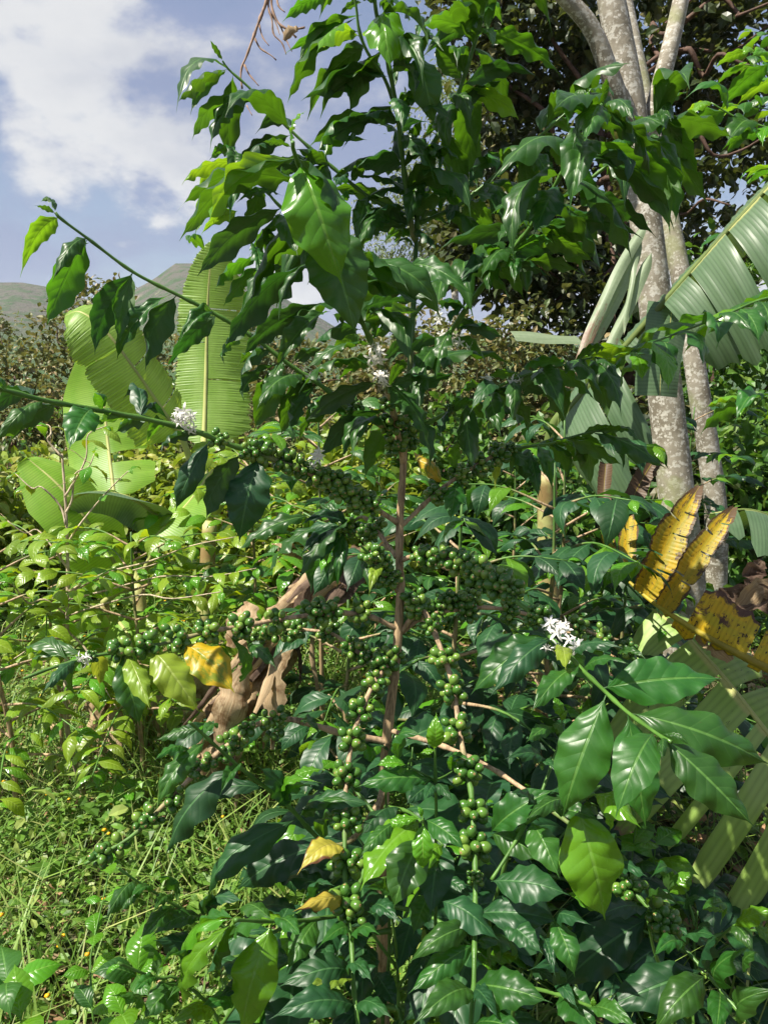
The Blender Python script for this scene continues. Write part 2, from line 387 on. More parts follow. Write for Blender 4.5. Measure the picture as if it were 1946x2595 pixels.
def new_obj(name, mesh, parent=None, mw=None):
    o = bpy.data.objects.new(name, mesh); COL.objects.link(o)
    if parent is not None:
        o.parent = parent
        if parent.type == 'EMPTY': o.matrix_parent_inverse = Matrix.Translation(-parent.location)
    if mw is not None: o.matrix_basis = mw
    return o


def thing(name, label, cat, loc, group=None):
    o = bpy.data.objects.new(name, None); COL.objects.link(o); o.location = loc
    o.empty_display_size = 0.1
    return tag(o, label, cat, group)


def tag(o, label, cat, group=None):
    o['label'] = label; o['category'] = cat
    if group: o['group'] = group
    return o


def mesh_np(name, v, f, uv=None, mat=None, smooth=True):
    """f: list of faces (tuples) or an (n,k) array"""
    me = bpy.data.meshes.new(name)
    v = np.asarray(v, dtype=np.float32)
    if isinstance(f, np.ndarray):
        nf, k = f.shape
        me.vertices.add(len(v)); me.vertices.foreach_set('co', v.ravel())
        me.loops.add(nf * k); me.loops.foreach_set('vertex_index', f.astype(np.int32).ravel())
        me.polygons.add(nf); me.polygons.foreach_set('loop_start', np.arange(0, nf * k, k, dtype=np.int32))
        me.polygons.foreach_set('loop_total', np.full(nf, k, dtype=np.int32))
        me.update(calc_edges=True)
    else:
        me.from_pydata(v.tolist(), [], f)
    if uv is not None:
        uvl = me.uv_layers.new(name='UVMap')
        li = np.empty(len(me.loops), dtype=np.int32); me.loops.foreach_get('vertex_index', li)
        uvl.data.foreach_set('uv', np.asarray(uv, dtype=np.float32)[li].ravel())
    me.polygons.foreach_set('use_smooth', np.full(len(me.polygons), smooth, dtype=bool))
    if mat is not None: me.materials.append(mat)
    me.validate()
    return me


def catmull(pts, n=6):
    pts = [Vector(p) for p in pts]
    if len(pts) < 3:
        return [pts[0].lerp(pts[-1], i / n) for i in range(n + 1)]
    P = [pts[0] * 2 - pts[1]] + pts + [pts[-1] * 2 - pts[-2]]
    out = []
    for i in range(1, len(P) - 2):
        a, b, c, d = P[i - 1], P[i], P[i + 1], P[i + 2]
        for k in range(n):
            t = k / n
            out.append(0.5 * ((2 * b) + (c - a) * t + (2 * a - 5 * b + 4 * c - d) * t * t + (3 * b - a - 3 * c + d) * t ** 3))
    out.append(pts[-1])
    return out


def tube(name, path, r0, r1, mat, parent=None, sides=7, wood=(1.0, 1.0), knots=0.0, kspace=0.07, seed=0, rpow=1.0, lump=0.0):
    rng = random.Random(seed)
    L = [0.0]
    for i in range(1, len(path)): L.append(L[-1] + (path[i] - path[i - 1]).length)
    tot = max(L[-1], 1e-6)
    vs, uv, fs = [], [], []
    prev = None
    for i, p in enumerate(path):
        t = (path[min(i + 1, len(path) - 1)] - path[max(i - 1, 0)]).normalized()
        if prev is None:
            prev = t.orthogonal().normalized()
        a = (prev - t * prev.dot(t)).normalized(); prev = a
        b = t.cross(a)
        s = L[i] / tot
        r = r0 + (r1 - r0) * s ** rpow
        if knots:
            ph = (L[i] / kspace) % 1.0
            r *= 1 + knots * math.exp(-((min(ph, 1 - ph) * kspace / 0.009) ** 2))
        for k in range(sides):
            an = 2 * math.pi * k / sides
            rr = r * (1 + lump * (rng.random() - 0.5))
            vs.append(p + (a * math.cos(an) + b * math.sin(an)) * rr)
            uv.append((wood[0] + (wood[1] - wood[0]) * s, L[i]))
    n = len(path)
    for i in range(n - 1):
        for k in range(sides):
            k2 = (k + 1) % sides
            fs.append((i * sides + k, i * sides + k2, (i + 1) * sides + k2, (i + 1) * sides + k))
    fs.append(tuple(range(sides - 1, -1, -1))); fs.append(tuple((n - 1) * sides + k for k in range(sides)))
    return new_obj(name, mesh_np(name, [tuple(v) for v in vs], fs, uv, mat), parent)


def resample(path, step):
    out = [path[0]]; acc = 0.0
    for i in range(1, len(path)):
        seg = (path[i] - path[i - 1]).length; d = step - acc
        while d <= seg and seg > 0:
            out.append(path[i - 1].lerp(path[i], d / seg)); d += step
        acc = (acc + seg) % step if seg else acc
    if (out[-1] - path[-1]).length > 1e-4: out.append(path[-1])
    return out


# ---------------------------------------------------------------- coffee leaves, berries, flowers (shared meshes)
LEAFMESH = {}


def leaf_shape(seed, nu, nv):
    rng = random.Random(seed * 17 + 5)
    arch = rng.uniform(0.07, 0.27); fold = rng.uniform(-0.05, 0.38); wav = rng.uniform(0.018, 0.046); k = rng.uniform(3.0, 5.2); roll = rng.uniform(0.0, 0.10); skew = rng.uniform(-.25, .25)
    ph = [rng.uniform(0, 6.28), rng.uniform(0, 6.28)]; sway = rng.uniform(-0.05, 0.05); twist = rng.uniform(-0.8, 0.8)
    pk = rng.uniform(0.80, 0.98); curl = rng.uniform(-0.02, 0.05)
    wmax = 0.0; prof = []
    for i in range(nv + 1):
        t = i / nv
        tt = max(0.0, (t - 0.055) / 0.945)
        w = math.sin(math.pi * min(1.0, tt / 0.93) ** pk) ** 0.92
        prof.append(w); wmax = max(wmax, w)
    if nv < 12: wav *= .45
    vs, uv, fs = [], [], []
    for i in range(nv + 1):
        t = i / nv
        w = 0.5 * prof[i] / wmax
        w = max(w, 0.014 if t < 0.2 else 0.0025)
        if t > 0.80: w = max(w, 0.062 * (1 - t) / 0.2 + 0.002)
        zc_ = arch * 4 * t * (1 - t) * (1 + skew * (t - .5) * 2) - curl * max(0, t - 0.8) * 5 * t
        xc = sway * math.sin(math.pi * t) + sway * 1.6 * max(0, t - .75)* (1 - t) * 4
        tw = twist * (t - 0.5) * 0.8
        for j in range(nu + 1):
            s = -1 + 2 * j / nu
            x = s * w
            e = abs(s)
            z = fold * abs(x) - (fold * 0.8) * x * x * 1.6
            sidx = 0 if s < 0 else 1
            z += wav * e * e * math.sin(2 * math.pi * k * t + ph[sidx]) * min(1, w * 4)
            z -= roll * e ** 3 * min(1, w * 3)
            x2 = x * (1 + (0.045 if nv > 12 else 0.0) * math.sin(2 * math.pi * k * t + ph[sidx] + 1.5) * e)
            xr = x2 * math.cos(tw) - z * math.sin(tw); zr = x2 * math.sin(tw) + z * math.cos(tw)
            vs.append((xc + xr, t, zc_ + zr)); uv.append((0.5 + s * 0.5, t))
    for i in range(nv):
        for j in range(nu):
            a = i * (nu + 1) + j
            fs.append((a, a + 1, a + nu + 2, a + nu + 1))
    return vs, fs, uv


def leaf_mesh(var, cls, hi):
    key = (var, cls, hi)
    if key not in LEAFMESH:
        v, f, uv = leaf_shape(var, 8, 26) if hi else leaf_shape(var, 4, 11)
        LEAFMESH[key] = mesh_np('coffee_leaf', v, f, uv, LEAF[cls])
    return LEAFMESH[key]


NVAR = 14


def turn(base, f):
    """which way a leaf blade tilts: none hangs exactly level, so at eye height it still shows a face"""
    v = base - EYEV; e = v.z / v.length
    sg = (1 if f > 0 else -1) if abs(f) >= .22 else (1 if e < -.12 else -1)
    f = sg * max(abs(f), .52 - abs(e) * .5)
    return -v.normalized() * f * 1.5 + UP * (1 - abs(f) * .75)



def place_leaf(parent, base, tip, face, wf, cls, rng, hi=True, roll=0.0):
    """face: direction the upper side should look to"""
    ax = tip - base; L = ax.length
    if L < 1e-5: return None
    y = ax / L
    z = face - y * face.dot(y)
    if z.length < 1e-3: z = y.orthogonal()
    z.normalize()
    if roll: z = Matrix.Rotation(roll, 3, y) @ z
    x = y.cross(z)
    m = Matrix(((x.x * L * wf, y.x * L, z.x * L, base.x), (x.y * L * wf, y.y * L, z.y * L, base.y), (x.z * L * wf, y.z * L, z.z * L, base.z), (0, 0, 0, 1)))
    if rng.random() < 0.5:
        m = m @ Matrix.Diagonal((-1, 1, 1, 1)) if False else m
    return new_obj('leaf', leaf_mesh(rng.randrange(NVAR), cls, hi), parent, m)


def auto_leaves(parent, path, spacing, L, rng, cls='n', droop=0.35, start=0.25, wf=0.42, hi=False, young=0.15, prob=1.0, limit=None):
    nodes = resample(path, spacing); n = len(nodes); k = 0
    for i, p in enumerate(nodes):
        s = i / max(1, n - 1)
        if s < start: continue
        a = nodes[max(0, i - 1)]; b = nodes[min(n - 1, i + 1)]
        t = (b - a).normalized()
        lat = t.cross(UP)
        if lat.length < 0.2: lat = Vector((math.cos(i * 1.57), math.sin(i * 1.57), 0)).cross(t)
        lat.normalize()
        for sg in (-1, 1):
            if rng.random() > prob: continue
            d = lat * sg * rng.uniform(0.6, 1.0) + t * rng.uniform(0.25, 0.85) - UP * droop * rng.uniform(0.4, 1.8)
            d.normalize()
            le = L * rng.uniform(0.72, 1.2) * (0.55 if s > 0.97 else 1.0)
            c = 'y' if (s > 0.93 or rng.random() < young) else cls
            place_leaf(parent, p, p + d * le, UP + lat * sg * 0.35 + Vector((rng.uniform(-.4, .4), rng.uniform(-.5, .2), 0)), wf * rng.uniform(0.85, 1.15), c, rng, hi)
            k += 1
            if limit and k >= limit: return k
    return k


def berry_shape(nu, nv):
    vs, uv, fs = [], [], []
    for i in range(nv + 1):
        th = math.pi * i / nv
        for j in range(nu):
            ph = 2 * math.pi * j / nu
            r = math.sin(th); z = -math.cos(th) * 1.22
            if i == nv: z -= 0.07
            vs.append((r * math.cos(ph) * (1 if i < nv else 0.0) + 0.0, r * math.sin(ph), z)); uv.append((0.0, i / nv))
    for i in range(nv):
        for j in range(nu):
            j2 = (j + 1) % nu
            fs.append((i * nu + j, i * nu + j2, (i + 1) * nu + j2, (i + 1) * nu + j))
    return vs, fs, uv


BV, BF, BUV = berry_shape(12, 9)
BERRYMESH = mesh_np('coffee_cherry', BV, BF, BUV, BERRY)


def flower_mesh(seed, mat):
    rng = random.Random(seed); vs, fs = [], []
    n = 5
    for k in range(6):      # tube
        a = 2 * math.pi * k / 6; vs.append((0.06 * math.cos(a), 0.06 * math.sin(a), 0)); vs.append((0.10 * math.cos(a), 0.10 * math.sin(a), 0.5))
    for k in range(6):
        k2 = (k + 1) % 6; fs.append((2 * k, 2 * k2, 2 * k2 + 1, 2 * k + 1))
    for k in range(n):
        a = 2 * math.pi * k / n + rng.uniform(-.15, .15); bend = rng.uniform(-0.15, 0.25)
        ca, sa = math.cos(a), math.sin(a); o = len(vs)
        for (rr, w, z) in ((0.07, 0.06, 0.48), (0.35, 0.15, 0.62 - bend * .3), (0.7, 0.15, 0.60 - bend), (1.0, 0.03, 0.5 - bend * 2.2)):
            for sg in (-1, 1):
                vs.append((ca * rr - sa * w * sg, sa * rr + ca * w * sg, z))
        for q in range(3):
            fs.append((o + 2 * q, o + 2 * q + 1, o + 2 * q + 3, o + 2 * q + 2))
        vs2 = len(vs); vs.append((ca * .05, sa * .05, .5)); vs.append((ca * .25 - sa * .03, sa * .25 + ca * .03, 0.95)); vs.append((ca * .28 + sa * .02, sa * .28, 0.93))
        fs.append((vs2, vs2 + 1, vs2 + 2))
    return mesh_np('coffee_flower', vs, fs, None, mat)


FLOWERS = [flower_mesh(i, PETAL) for i in range(3)]
FLOWERW = [flower_mesh(i + 9, WILT) for i in range(2)]

# ---------------------------------------------------------------- the setting: ground and hills


def make_ground():
    xs = np.concatenate([-np.geomspace(1400, 6, 26), np.linspace(-5.6, 5.6, 75), np.geomspace(6, 1400, 26)])
    ys = np.concatenate([[-300, -60, -12, -4], np.linspace(-2, 9, 74), np.geomspace(9.5, 1500, 34)])
    v = [(x, y, gz(x, y)) for y in ys for x in xs]; nx = len(xs)
    f = np.array([(j * nx + i, j * nx + i + 1, (j + 1) * nx + i + 1, (j + 1) * nx + i) for j in range(len(ys) - 1) for i in range(nx - 1)])
    m, t = newmat('damp_soil')
    o = t.n('ShaderNodeTexCoord').outputs['Object']
    a = t.noise(o, 1.3, 6.0, 0.6); b = t.noise(o, 30.0, 5.0, 0.7)
    col = t.mix(t.step(a, 0.42, 0.60), rgb(0.10, 0.066, 0.042), rgb(0.035, 0.062, 0.018))
    col = t.mix(t.step(b, 0.4, 0.72), col, rgb(0.15, 0.105, 0.07))
    finish(t, col, 0.9, 0.2, bump(t, b, 0.8, 0.02))
    g = new_obj('ground', mesh_np('ground', v, f, None, m)); g['kind'] = 'structure'


def make_hills():
    xs = np.linspace(-700, 500, 170); ys = np.linspace(140, 760, 80); rng = np.random.RandomState(4)
    X, Y = np.meshgrid(xs, ys)
    az = X / Y
    # ridge line as seen from the garden: tangent of elevation over azimuth
    ka = np.array([-1.2, -0.62, -0.54, -0.47, -0.43, -0.385, -0.34, -0.30, -0.268, -0.24, -0.18, -0.12, -0.05, 0.6])
    ke = 0.006 + np.array([0.09, 0.115, 0.121, 0.124, 0.117, 0.101, 0.106, 0.124, 0.146, 0.147, 0.142, 0.095, 0.055, 0.05])
    el = np.interp(az, ka, ke)
    s = np.clip((Y - 150) / 420, 0, 1)
    shape = 0.18 * s + 0.82 * s ** 1.7
    Z = -6.5 + shape * (el * 560 + 8)
    Z = np.where(Y > 570, Z - (Y - 570) * 0.35, Z)
    for k in range(26):
        fx, fy, p, a = rng.uniform(0.01, 0.09), rng.uniform(0.004, 0.03), rng.uniform(0, 6.28), rng.uniform(0.4, 1.6)
        Z += a * np.sin(fx * X + fy * Y + p) * s * np.clip(1.15 - s, 0.16, 1) * 1.6
    nx = len(xs)
    v = np.stack([X.ravel(), Y.ravel(), Z.ravel()], 1)
    f = np.array([(j * nx + i, j * nx + i + 1, (j + 1) * nx + i + 1, (j + 1) * nx + i) for j in range(len(ys) - 1) for i in range(nx - 1)])
    m, t = newmat('scrubby_hillside')
    o = t.n('ShaderNodeTexCoord').outputs['Object']
    a = t.noise(o, 0.012, 6.0, 0.62); b = t.noise(o, 0.09, 6.0, 0.7); c = t.noise(t.vm('MULTIPLY', o, (1.0, 0.25, 0.6)), 0.035, 5.0, 0.65)
    sz = t.n('ShaderNodeSeparateXYZ'); t.put(sz.inputs[0], o)
    hi = t.step(t.m('ADD', sz.outputs[2], t.m('MULTIPLY', a, 40.0)), 28.0, 58.0)
    col = t.mix(hi, rgb(0.045, 0.095, 0.026), rgb(0.10, 0.095, 0.075))
    col = t.mix(t.step(b, 0.44, 0.60), col, rgb(0.045, 0.085, 0.03))
    col = t.mix(t.m('MULTIPLY', t.step(c, 0.60, 0.70), hi), col, rgb(0.27, 0.22, 0.17))
    finish(t, col, 0.95, 0.1, bump(t, b, 1.0, 6.0))
    h = new_obj('hills', mesh_np('hills', v, f, None, m)); h['kind'] = 'structure'


make_ground(); make_hills()


# ---------------------------------------------------------------- clouds of small leaves
def leaf_cloud_mesh(name, C, D, N, L, Wd, mat, fold=0.18, seed=0, rv=None):
    """C centre/base, D direction, N normal (arrays n x 3), L length, Wd half width; 4 triangles each"""
    n = len(C); rng = np.random.RandomState(seed)
    D = D / np.linalg.norm(D, axis=1, keepdims=True)
    N = N - D * np.sum(N * D, axis=1, keepdims=True); N /= np.maximum(np.linalg.norm(N, axis=1, keepdims=True), 1e-6)
    X = np.cross(D, N); L = L[:, None]; Wd = Wd[:, None]
    b = C; mid = C + D * L * 0.48 + N * L * 0.06
    l1 = C + D * L * 0.24 - X * Wd * .82 + N * Wd * fold * 2; r1 = C + D * L * 0.24 + X * Wd * .82 + N * Wd * fold * 2
    l2 = C + D * L * 0.62 - X * Wd * .92 + N * (Wd * fold * 2 + L * .02); r2 = C + D * L * 0.62 + X * Wd * .92 + N * (Wd * fold * 2 + L * .02)
    tip = C + D * L - N * L * 0.08
    V = np.stack([b, l1, r1, mid, tip, l2, r2], 1).reshape(-1, 3)
    base = np.arange(n)[:, None] * 7
    F = np.stack([base + np.array([q]) for q in ([0, 2, 3], [0, 3, 1], [2, 6, 3], [6, 4, 3], [3, 4, 5], [3, 5, 1])], 1).reshape(-1, 3)
    r = rng.rand(n) if rv is None else rv
    UV = np.stack([np.repeat(r, 7), np.tile([0, .3, .3, .5, 1.0, .6, .6], n)], 1)
    return mesh_np(name, V, F, UV, mat, smooth=False)


def crown_points(rng, blobs, clumps, per, spread):
    """leaf positions clumped near the outside of ellipsoids [(centre, radii, weight)]"""
    out = []; outd = []
    wts = np.array([b[2] for b in blobs], float); wts /= wts.sum()
    for k in range(clumps):
        c, r, _ = blobs[rng.choice(len(blobs), p=wts)]
        d = rng.randn(3); d /= np.linalg.norm(d)
        rad = rng.uniform(0.35, 1.0) ** 0.45
        p = np.array(c) + d * np.array(r) * rad
        q = p + rng.randn(per, 3) * spread * np.array([1, 1, 0.6])
        out.append(q); outd.append(np.tile(d, (per, 1)))
    return np.concatenate(out), np.concatenate(outd)


def crown(name, parent, blobs, clumps, per, spread, leaf, mat, seed, aspect=0.26, hang=0.35):
    rng = np.random.RandomState(seed)
    C, Dv = crown_points(rng, blobs, clumps, per, spread)
    n = len(C)
    D = rng.randn(n, 3) * 0.8 + Dv * 0.6 + np.array([0, 0, -hang])
    N = rng.randn(n, 3) * 0.45 + np.array([0, 0, 1.0])
    L = leaf * rng.uniform(0.6, 1.25, n)
    me = leaf_cloud_mesh(name, C, D, N, L, L * aspect, mat, seed=seed)
    return new_obj(name, me, parent)


def wander(p0, p1, n, amp, rng, sag=0.0):
    pts = []
    for i in range(n + 1):
        t = i / n; p = Vector(p0).lerp(Vector(p1), t)
        k = math.sin(math.pi * t)
        pts.append(p + Vector((rng.uniform(-1, 1), rng.uniform(-1, 1), rng.uniform(-1, 1))) * amp * k - UP * sag * k)
    return catmull(pts, 4)


# the dense dark tree behind the pale trunk
def dark_tree():
    base = on_ground(1760, 7.4)
    r = thing('dark_tree', 'dense dark olive tree with reddish limbs behind the pale mottled trunks', 'tree', base)
    rng = random.Random(3)
    top = W(1500, 300, 7.3)
    tube('trunk', wander(base, top, 5, 0.12, rng), 0.16, 0.07, LIMB, r, 9, lump=0.1)
    specs = [((1480, 300), (1950, 60), 6.9), ((1500, 420), (1180, 120), 7.4), ((1560, 380), (1960, 330), 6.6), ((1500, 520), (1150, 610), 7.2),
             ((1480, 560), (1560, 830), 6.6), ((1500, 640), (1240, 900), 7.0), ((1540, 350), (1320, -60), 7.0), ((1560, 300), (1760, -80), 6.8),
             ((1600, 700), (1330, 700), 6.7), ((1500, 480), (1850, 520), 6.6), ((1650, 60), (1990, -10), 6.4), ((1700, 150), (1960, 190), 6.5)]
    for a, b, d in specs:
        tube('limb', wander(W(*a, 7.2), W(*b, d), 5, 0.20, rng), 0.032, 0.008, LIMB, r, 6, lump=0.15)
    P = lambda x, y, d: tuple(W(x, y, d))
    blobs = [(P(1330, 120, 7.5), (.75, .8, .62), 1.5), (P(1250, 330, 7.8), (.55, .7, .42), .8), (P(1620, 120, 7.8), (1.3, .9, .9), 2.6), (P(1900, 150, 7.5), (.9, .9, 1.1), 2.2),
             (P(1480, 520, 7.5), (1.0, .8, .65), 2.0), (P(1330, 640, 7.3), (.75, .7, .5), 1.7), (P(1200, 600, 7.7), (.45, .6, .45), 1.0), (P(1850, 520, 7.8), (1.0, .9, .8), 1.7), (P(1480, 780, 7.2), (.7, .6, .35), 1.2),
             (P(1280, -40, 7.4), (.7, .8, .5), 1.2), (P(1700, -150, 7.6), (1.6, .9, .6), 1.5)]
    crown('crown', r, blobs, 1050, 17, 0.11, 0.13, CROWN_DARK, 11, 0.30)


dark_tree()


def simple_tree(name, label, cat, sx, d, blobs, clumps, per, spread, leaf, mat, seed, aspect=0.26, trunk_r=0.08, barkm=LIMB, group=None, limbs=5):
    base = on_ground(sx, d)
    r = thing(name, label, cat, base, group)
    rng = random.Random(seed)
    c0 = Vector(blobs[0][0])
    tube('trunk', wander(base - UP * 0.05, c0, 4, 0.05 * d / 6, rng), trunk_r, trunk_r * .4, barkm, r, 7, lump=0.1)
    for k in range(limbs):
        b = blobs[k % len(blobs)]
        e = Vector(b[0]) + Vector((rng.uniform(-.8, .8) * b[1][0], rng.uniform(-.8, .8) * b[1][1], rng.uniform(-.3, .9) * b[1][2]))
        tube('limb', wander(base.lerp(c0, rng.uniform(.45, .95)), e, 4, 0.08 * d / 6, rng), trunk_r * .35, trunk_r * .1, barkm, r, 5)
    crown('crown', r, blobs, clumps, per, spread, leaf, mat, seed, aspect)
    return r


def Pt(x, y, d): return tuple(W(x, y, d))


# slender pale tree far behind, seen through the coffee leaves
simple_tree('feathery_tree', 'pale feathery tree far behind, seen through the coffee leaves', 'tree', 1130, 16,
            [(Pt(1160, 420, 16), (1.2, 1.2, 2.3), 2.0), (Pt(1060, 560, 16.4), (.9, 1.0, 1.3), 1.2), (Pt(1000, 600, 17), (.9, 1, 1.0), .6), (Pt(1220, 560, 16.5), (1, 1, 1.2), .8)], 420, 20, 0.22, 0.15, CROWN_PALE, 21, 0.14, 0.12, TRUNK)
# brownish bushes beyond the banana plants
simple_tree('brown_bush', 'tall bush with brownish leaves rising behind the banana leaves, nearest the hill gap', 'bush', 230, 9.5,
            [(Pt(235, 790, 9.5), (.40, .45, .42), 1.2), (Pt(180, 860, 9.4), (.5, .5, .35), 1), (Pt(330, 880, 9.6), (.6, .5, .42), 1), (Pt(120, 960, 9.2), (.7, .6, .35), 1.3), (Pt(300, 980, 9.6), (.7, .5, .4), 1)], 260, 13, 0.09, 0.085, CROWN_BROWN, 31, 0.30, 0.05)
simple_tree('brown_bush', 'spreading brownish bush with bare reddish twigs left of the broad banana leaves', 'bush', 40, 8.2,
            [(Pt(40, 950, 8.2), (.5, .5, .38), 1.2), (Pt(-60, 880, 8.4), (.5, .5, .5), 1), (Pt(110, 1040, 8.0), (.55, .5, .3), 1.2), (Pt(10, 1100, 7.8), (.7, .5, .3), 1)], 240, 13, 0.08, 0.08, CROWN_BROWN, 32, 0.30, 0.05, limbs=8)
simple_tree('brown_bush', 'low straw coloured bush behind the fruiting coffee stem', 'bush', 700, 8.8,
            [(Pt(620, 900, 8.8), (.8, .6, .5), 1), (Pt(780, 960, 8.6), (.9, .6, .45), 1), (Pt(950, 960, 9.0), (.8, .6, .5), 1), (Pt(700, 1080, 8.2), (1.1, .6, .45), 1)], 300, 14, 0.10, 0.095, CROWN_BROWN, 33, 0.28, 0.05)
simple_tree('green_bush', 'sunlit yellow-green bush glimpsed below the dark olive tree', 'bush', 1280, 9.0,
            [(Pt(1250, 960, 9.0), (.9, .7, .5), 1), (Pt(1420, 1000, 9.2), (.8, .6, .5), 1), (Pt(1150, 1060, 8.6), (.9, .6, .4), 1)], 230, 13, 0.11, 0.13, CROWN_PALE, 34, 0.26, 0.05)
simple_tree('green_bush', 'leafy green bush beyond the second pale trunk', 'bush', 1830, 6.4,
            [(Pt(1800, 900, 6.4), (.6, .5, .6), 1), (Pt(1930, 1000, 6.2), (.6, .5, .7), 1), (Pt(1900, 700, 6.6), (.5, .5, .5), .7), (Pt(1860, 1200, 6.0), (.7, .5, .4), 1)], 230, 13, 0.09, 0.12, CROWN_GREEN, 35, 0.26, 0.05)


def bg_bush(sx, d, ytop, wpx, seed, mat, leaf, label, dens=1.0, aspect=.26):
    m = KV * d / FH; g = on_ground(sx, d); top = W(sx, ytop, d); h = max(.4, top.z - g.z); w = wpx * m * .5; rng = random.Random(seed)
    bl = []
    for k in range(5):
        f = (k + .5) / 5
        bl.append((tuple(g + Vector((rng.uniform(-.5, .5) * w, rng.uniform(-.25, .25) * w, h * (.15 + .68 * f)))), (w * rng.uniform(.55, .8), w * .6, h * .24), 1.0))
    bl.insert(0, (tuple(g + UP * h * .7), (w * .7, w * .6, h * .3), 1.0))
    area = (w * 2) * h
    simple_tree('background_bush', label, 'bush', sx, d, bl, int(min(520, 16 + dens * area * 75 * (.11 / leaf) ** 1.5)), 12, leaf * .8, leaf, mat, seed, aspect, .018 * d / 4, LIMB, 'bushes behind the coffee shrubs', 4)


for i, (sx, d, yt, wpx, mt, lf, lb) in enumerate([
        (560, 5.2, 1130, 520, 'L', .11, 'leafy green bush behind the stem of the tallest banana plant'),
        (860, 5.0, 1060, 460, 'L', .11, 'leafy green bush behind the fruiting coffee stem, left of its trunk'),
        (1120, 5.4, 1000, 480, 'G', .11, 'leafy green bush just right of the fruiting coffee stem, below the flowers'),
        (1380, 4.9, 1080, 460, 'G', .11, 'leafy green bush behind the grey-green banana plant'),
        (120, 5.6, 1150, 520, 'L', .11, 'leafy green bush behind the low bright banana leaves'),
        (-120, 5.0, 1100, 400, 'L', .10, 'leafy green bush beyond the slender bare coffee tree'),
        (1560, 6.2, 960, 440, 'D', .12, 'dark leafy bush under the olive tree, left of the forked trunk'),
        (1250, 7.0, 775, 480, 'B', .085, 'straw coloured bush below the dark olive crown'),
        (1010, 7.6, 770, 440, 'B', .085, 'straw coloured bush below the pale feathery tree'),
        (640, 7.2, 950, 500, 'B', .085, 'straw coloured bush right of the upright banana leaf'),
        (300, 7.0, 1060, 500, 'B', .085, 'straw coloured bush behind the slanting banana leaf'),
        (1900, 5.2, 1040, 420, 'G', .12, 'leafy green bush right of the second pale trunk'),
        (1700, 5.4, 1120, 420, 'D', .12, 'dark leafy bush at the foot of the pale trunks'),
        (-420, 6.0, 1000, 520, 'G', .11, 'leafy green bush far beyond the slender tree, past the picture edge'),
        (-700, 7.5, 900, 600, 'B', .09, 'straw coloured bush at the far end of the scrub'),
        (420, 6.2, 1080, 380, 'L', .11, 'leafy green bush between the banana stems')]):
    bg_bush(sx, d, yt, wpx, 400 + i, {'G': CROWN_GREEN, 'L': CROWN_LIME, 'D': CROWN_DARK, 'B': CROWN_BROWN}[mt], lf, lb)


def far_wood():
    rng = np.random.RandomState(8); Cs, n = [], 0
    for k in range(330):
        y = rng.uniform(22, 125); x = rng.uniform(-1.25, 0.7) * y
        z = gz(x, y); r = rng.uniform(1.0, 2.6)
        d = rng.randn(70, 3); d /= np.linalg.norm(d, axis=1, keepdims=True)
        Cs.append(np.array([x, y, z + r * .8]) + d * r * np.array([1, 1, .85]) * rng.uniform(0.75, 1.0, (70, 1)))
    C = np.concatenate(Cs); n = len(C)
    L = rng.uniform(0.35, 0.8, n)
    o = new_obj('distant_wood', leaf_cloud_mesh('distant_wood', C, rng.randn(n, 3), rng.randn(n, 3) * .6 + np.array([0, -.2, 1.]), L, L * .42, CROWN_GREEN, seed=8))
    o['kind'] = 'stuff'; o['label'] = 'green wooded slope between the garden and the hills'; o['category'] = 'wood'


far_wood()


# ---------------------------------------------------------------- pale mottled shade trees
def path_px(pts, d0, d1, n=6):
    """pts in photo pixels, distance running from d0 to d1"""
    m = len(pts) - 1
    ln = [0.0]
    for i in range(m): ln.append(ln[-1] + math.dist(pts[i][:2], pts[i + 1][:2]))
    out = []
    for i, p in enumerate(pts):
        d = p[2] if len(p) > 2 else d0 + (d1 - d0) * ln[i] / ln[-1]
        out.append(W(p[0], p[1], d))
    return catmull(out, n)


def shade_trees():
    base = on_ground(1752, 3.7)
    r = thing('shade_tree', 'thick pale mottled trunk forking into three limbs', 'tree', base)
    path = catmull([base - UP * .06, W(1738, 1500, 3.68), W(1712, 1250, 3.66), W(1690, 1050, 3.65), W(1668, 850, 3.62), W(1645, 640, 3.6), W(1618, 420, 3.6), W(1590, 220, 3.58), W(1548, 0, 3.55), W(1505, -260, 3.5), W(1480, -700, 3.4)], 6)
    tube('trunk', path, 0.098, 0.055, TRUNK, r, 14, lump=0.03)
    tube('limb', path_px([(1608, 330, 3.58), (1560, 230, 3.5), (1500, 75, 3.42), (1412, -30, 3.35), (1330, -160, 3.2), (1200, -420, 3.0)], 3.5, 3), 0.048, 0.026, TRUNK, r, 10, lump=0.03)
    tube('limb', path_px([(1640, 350, 3.6), (1672, 215, 3.6), (1697, 120, 3.62), (1726, -10, 3.65), (1760, -200, 3.7), (1830, -500, 3.8)], 3.6, 3.7), 0.046, 0.030, TRUNK, r, 10, lump=0.03)
    base = on_ground(1830, 4.7)
    r = thing('shade_tree', 'thinner pale mottled trunk standing just behind the forked one', 'tree', base)
    tube('trunk', catmull([base - UP * .06, W(1815, 1350, 4.7), W(1795, 1150, 4.65), W(1768, 980, 4.6), W(1742, 800, 4.6), W(1712, 640, 4.6), W(1672, 440, 4.65), W(1630, 240, 4.7), W(1570, -60, 4.8), W(1500, -450, 4.9)], 6), 0.074, 0.042, TRUNK, r, 12, lump=0.03)


shade_trees()


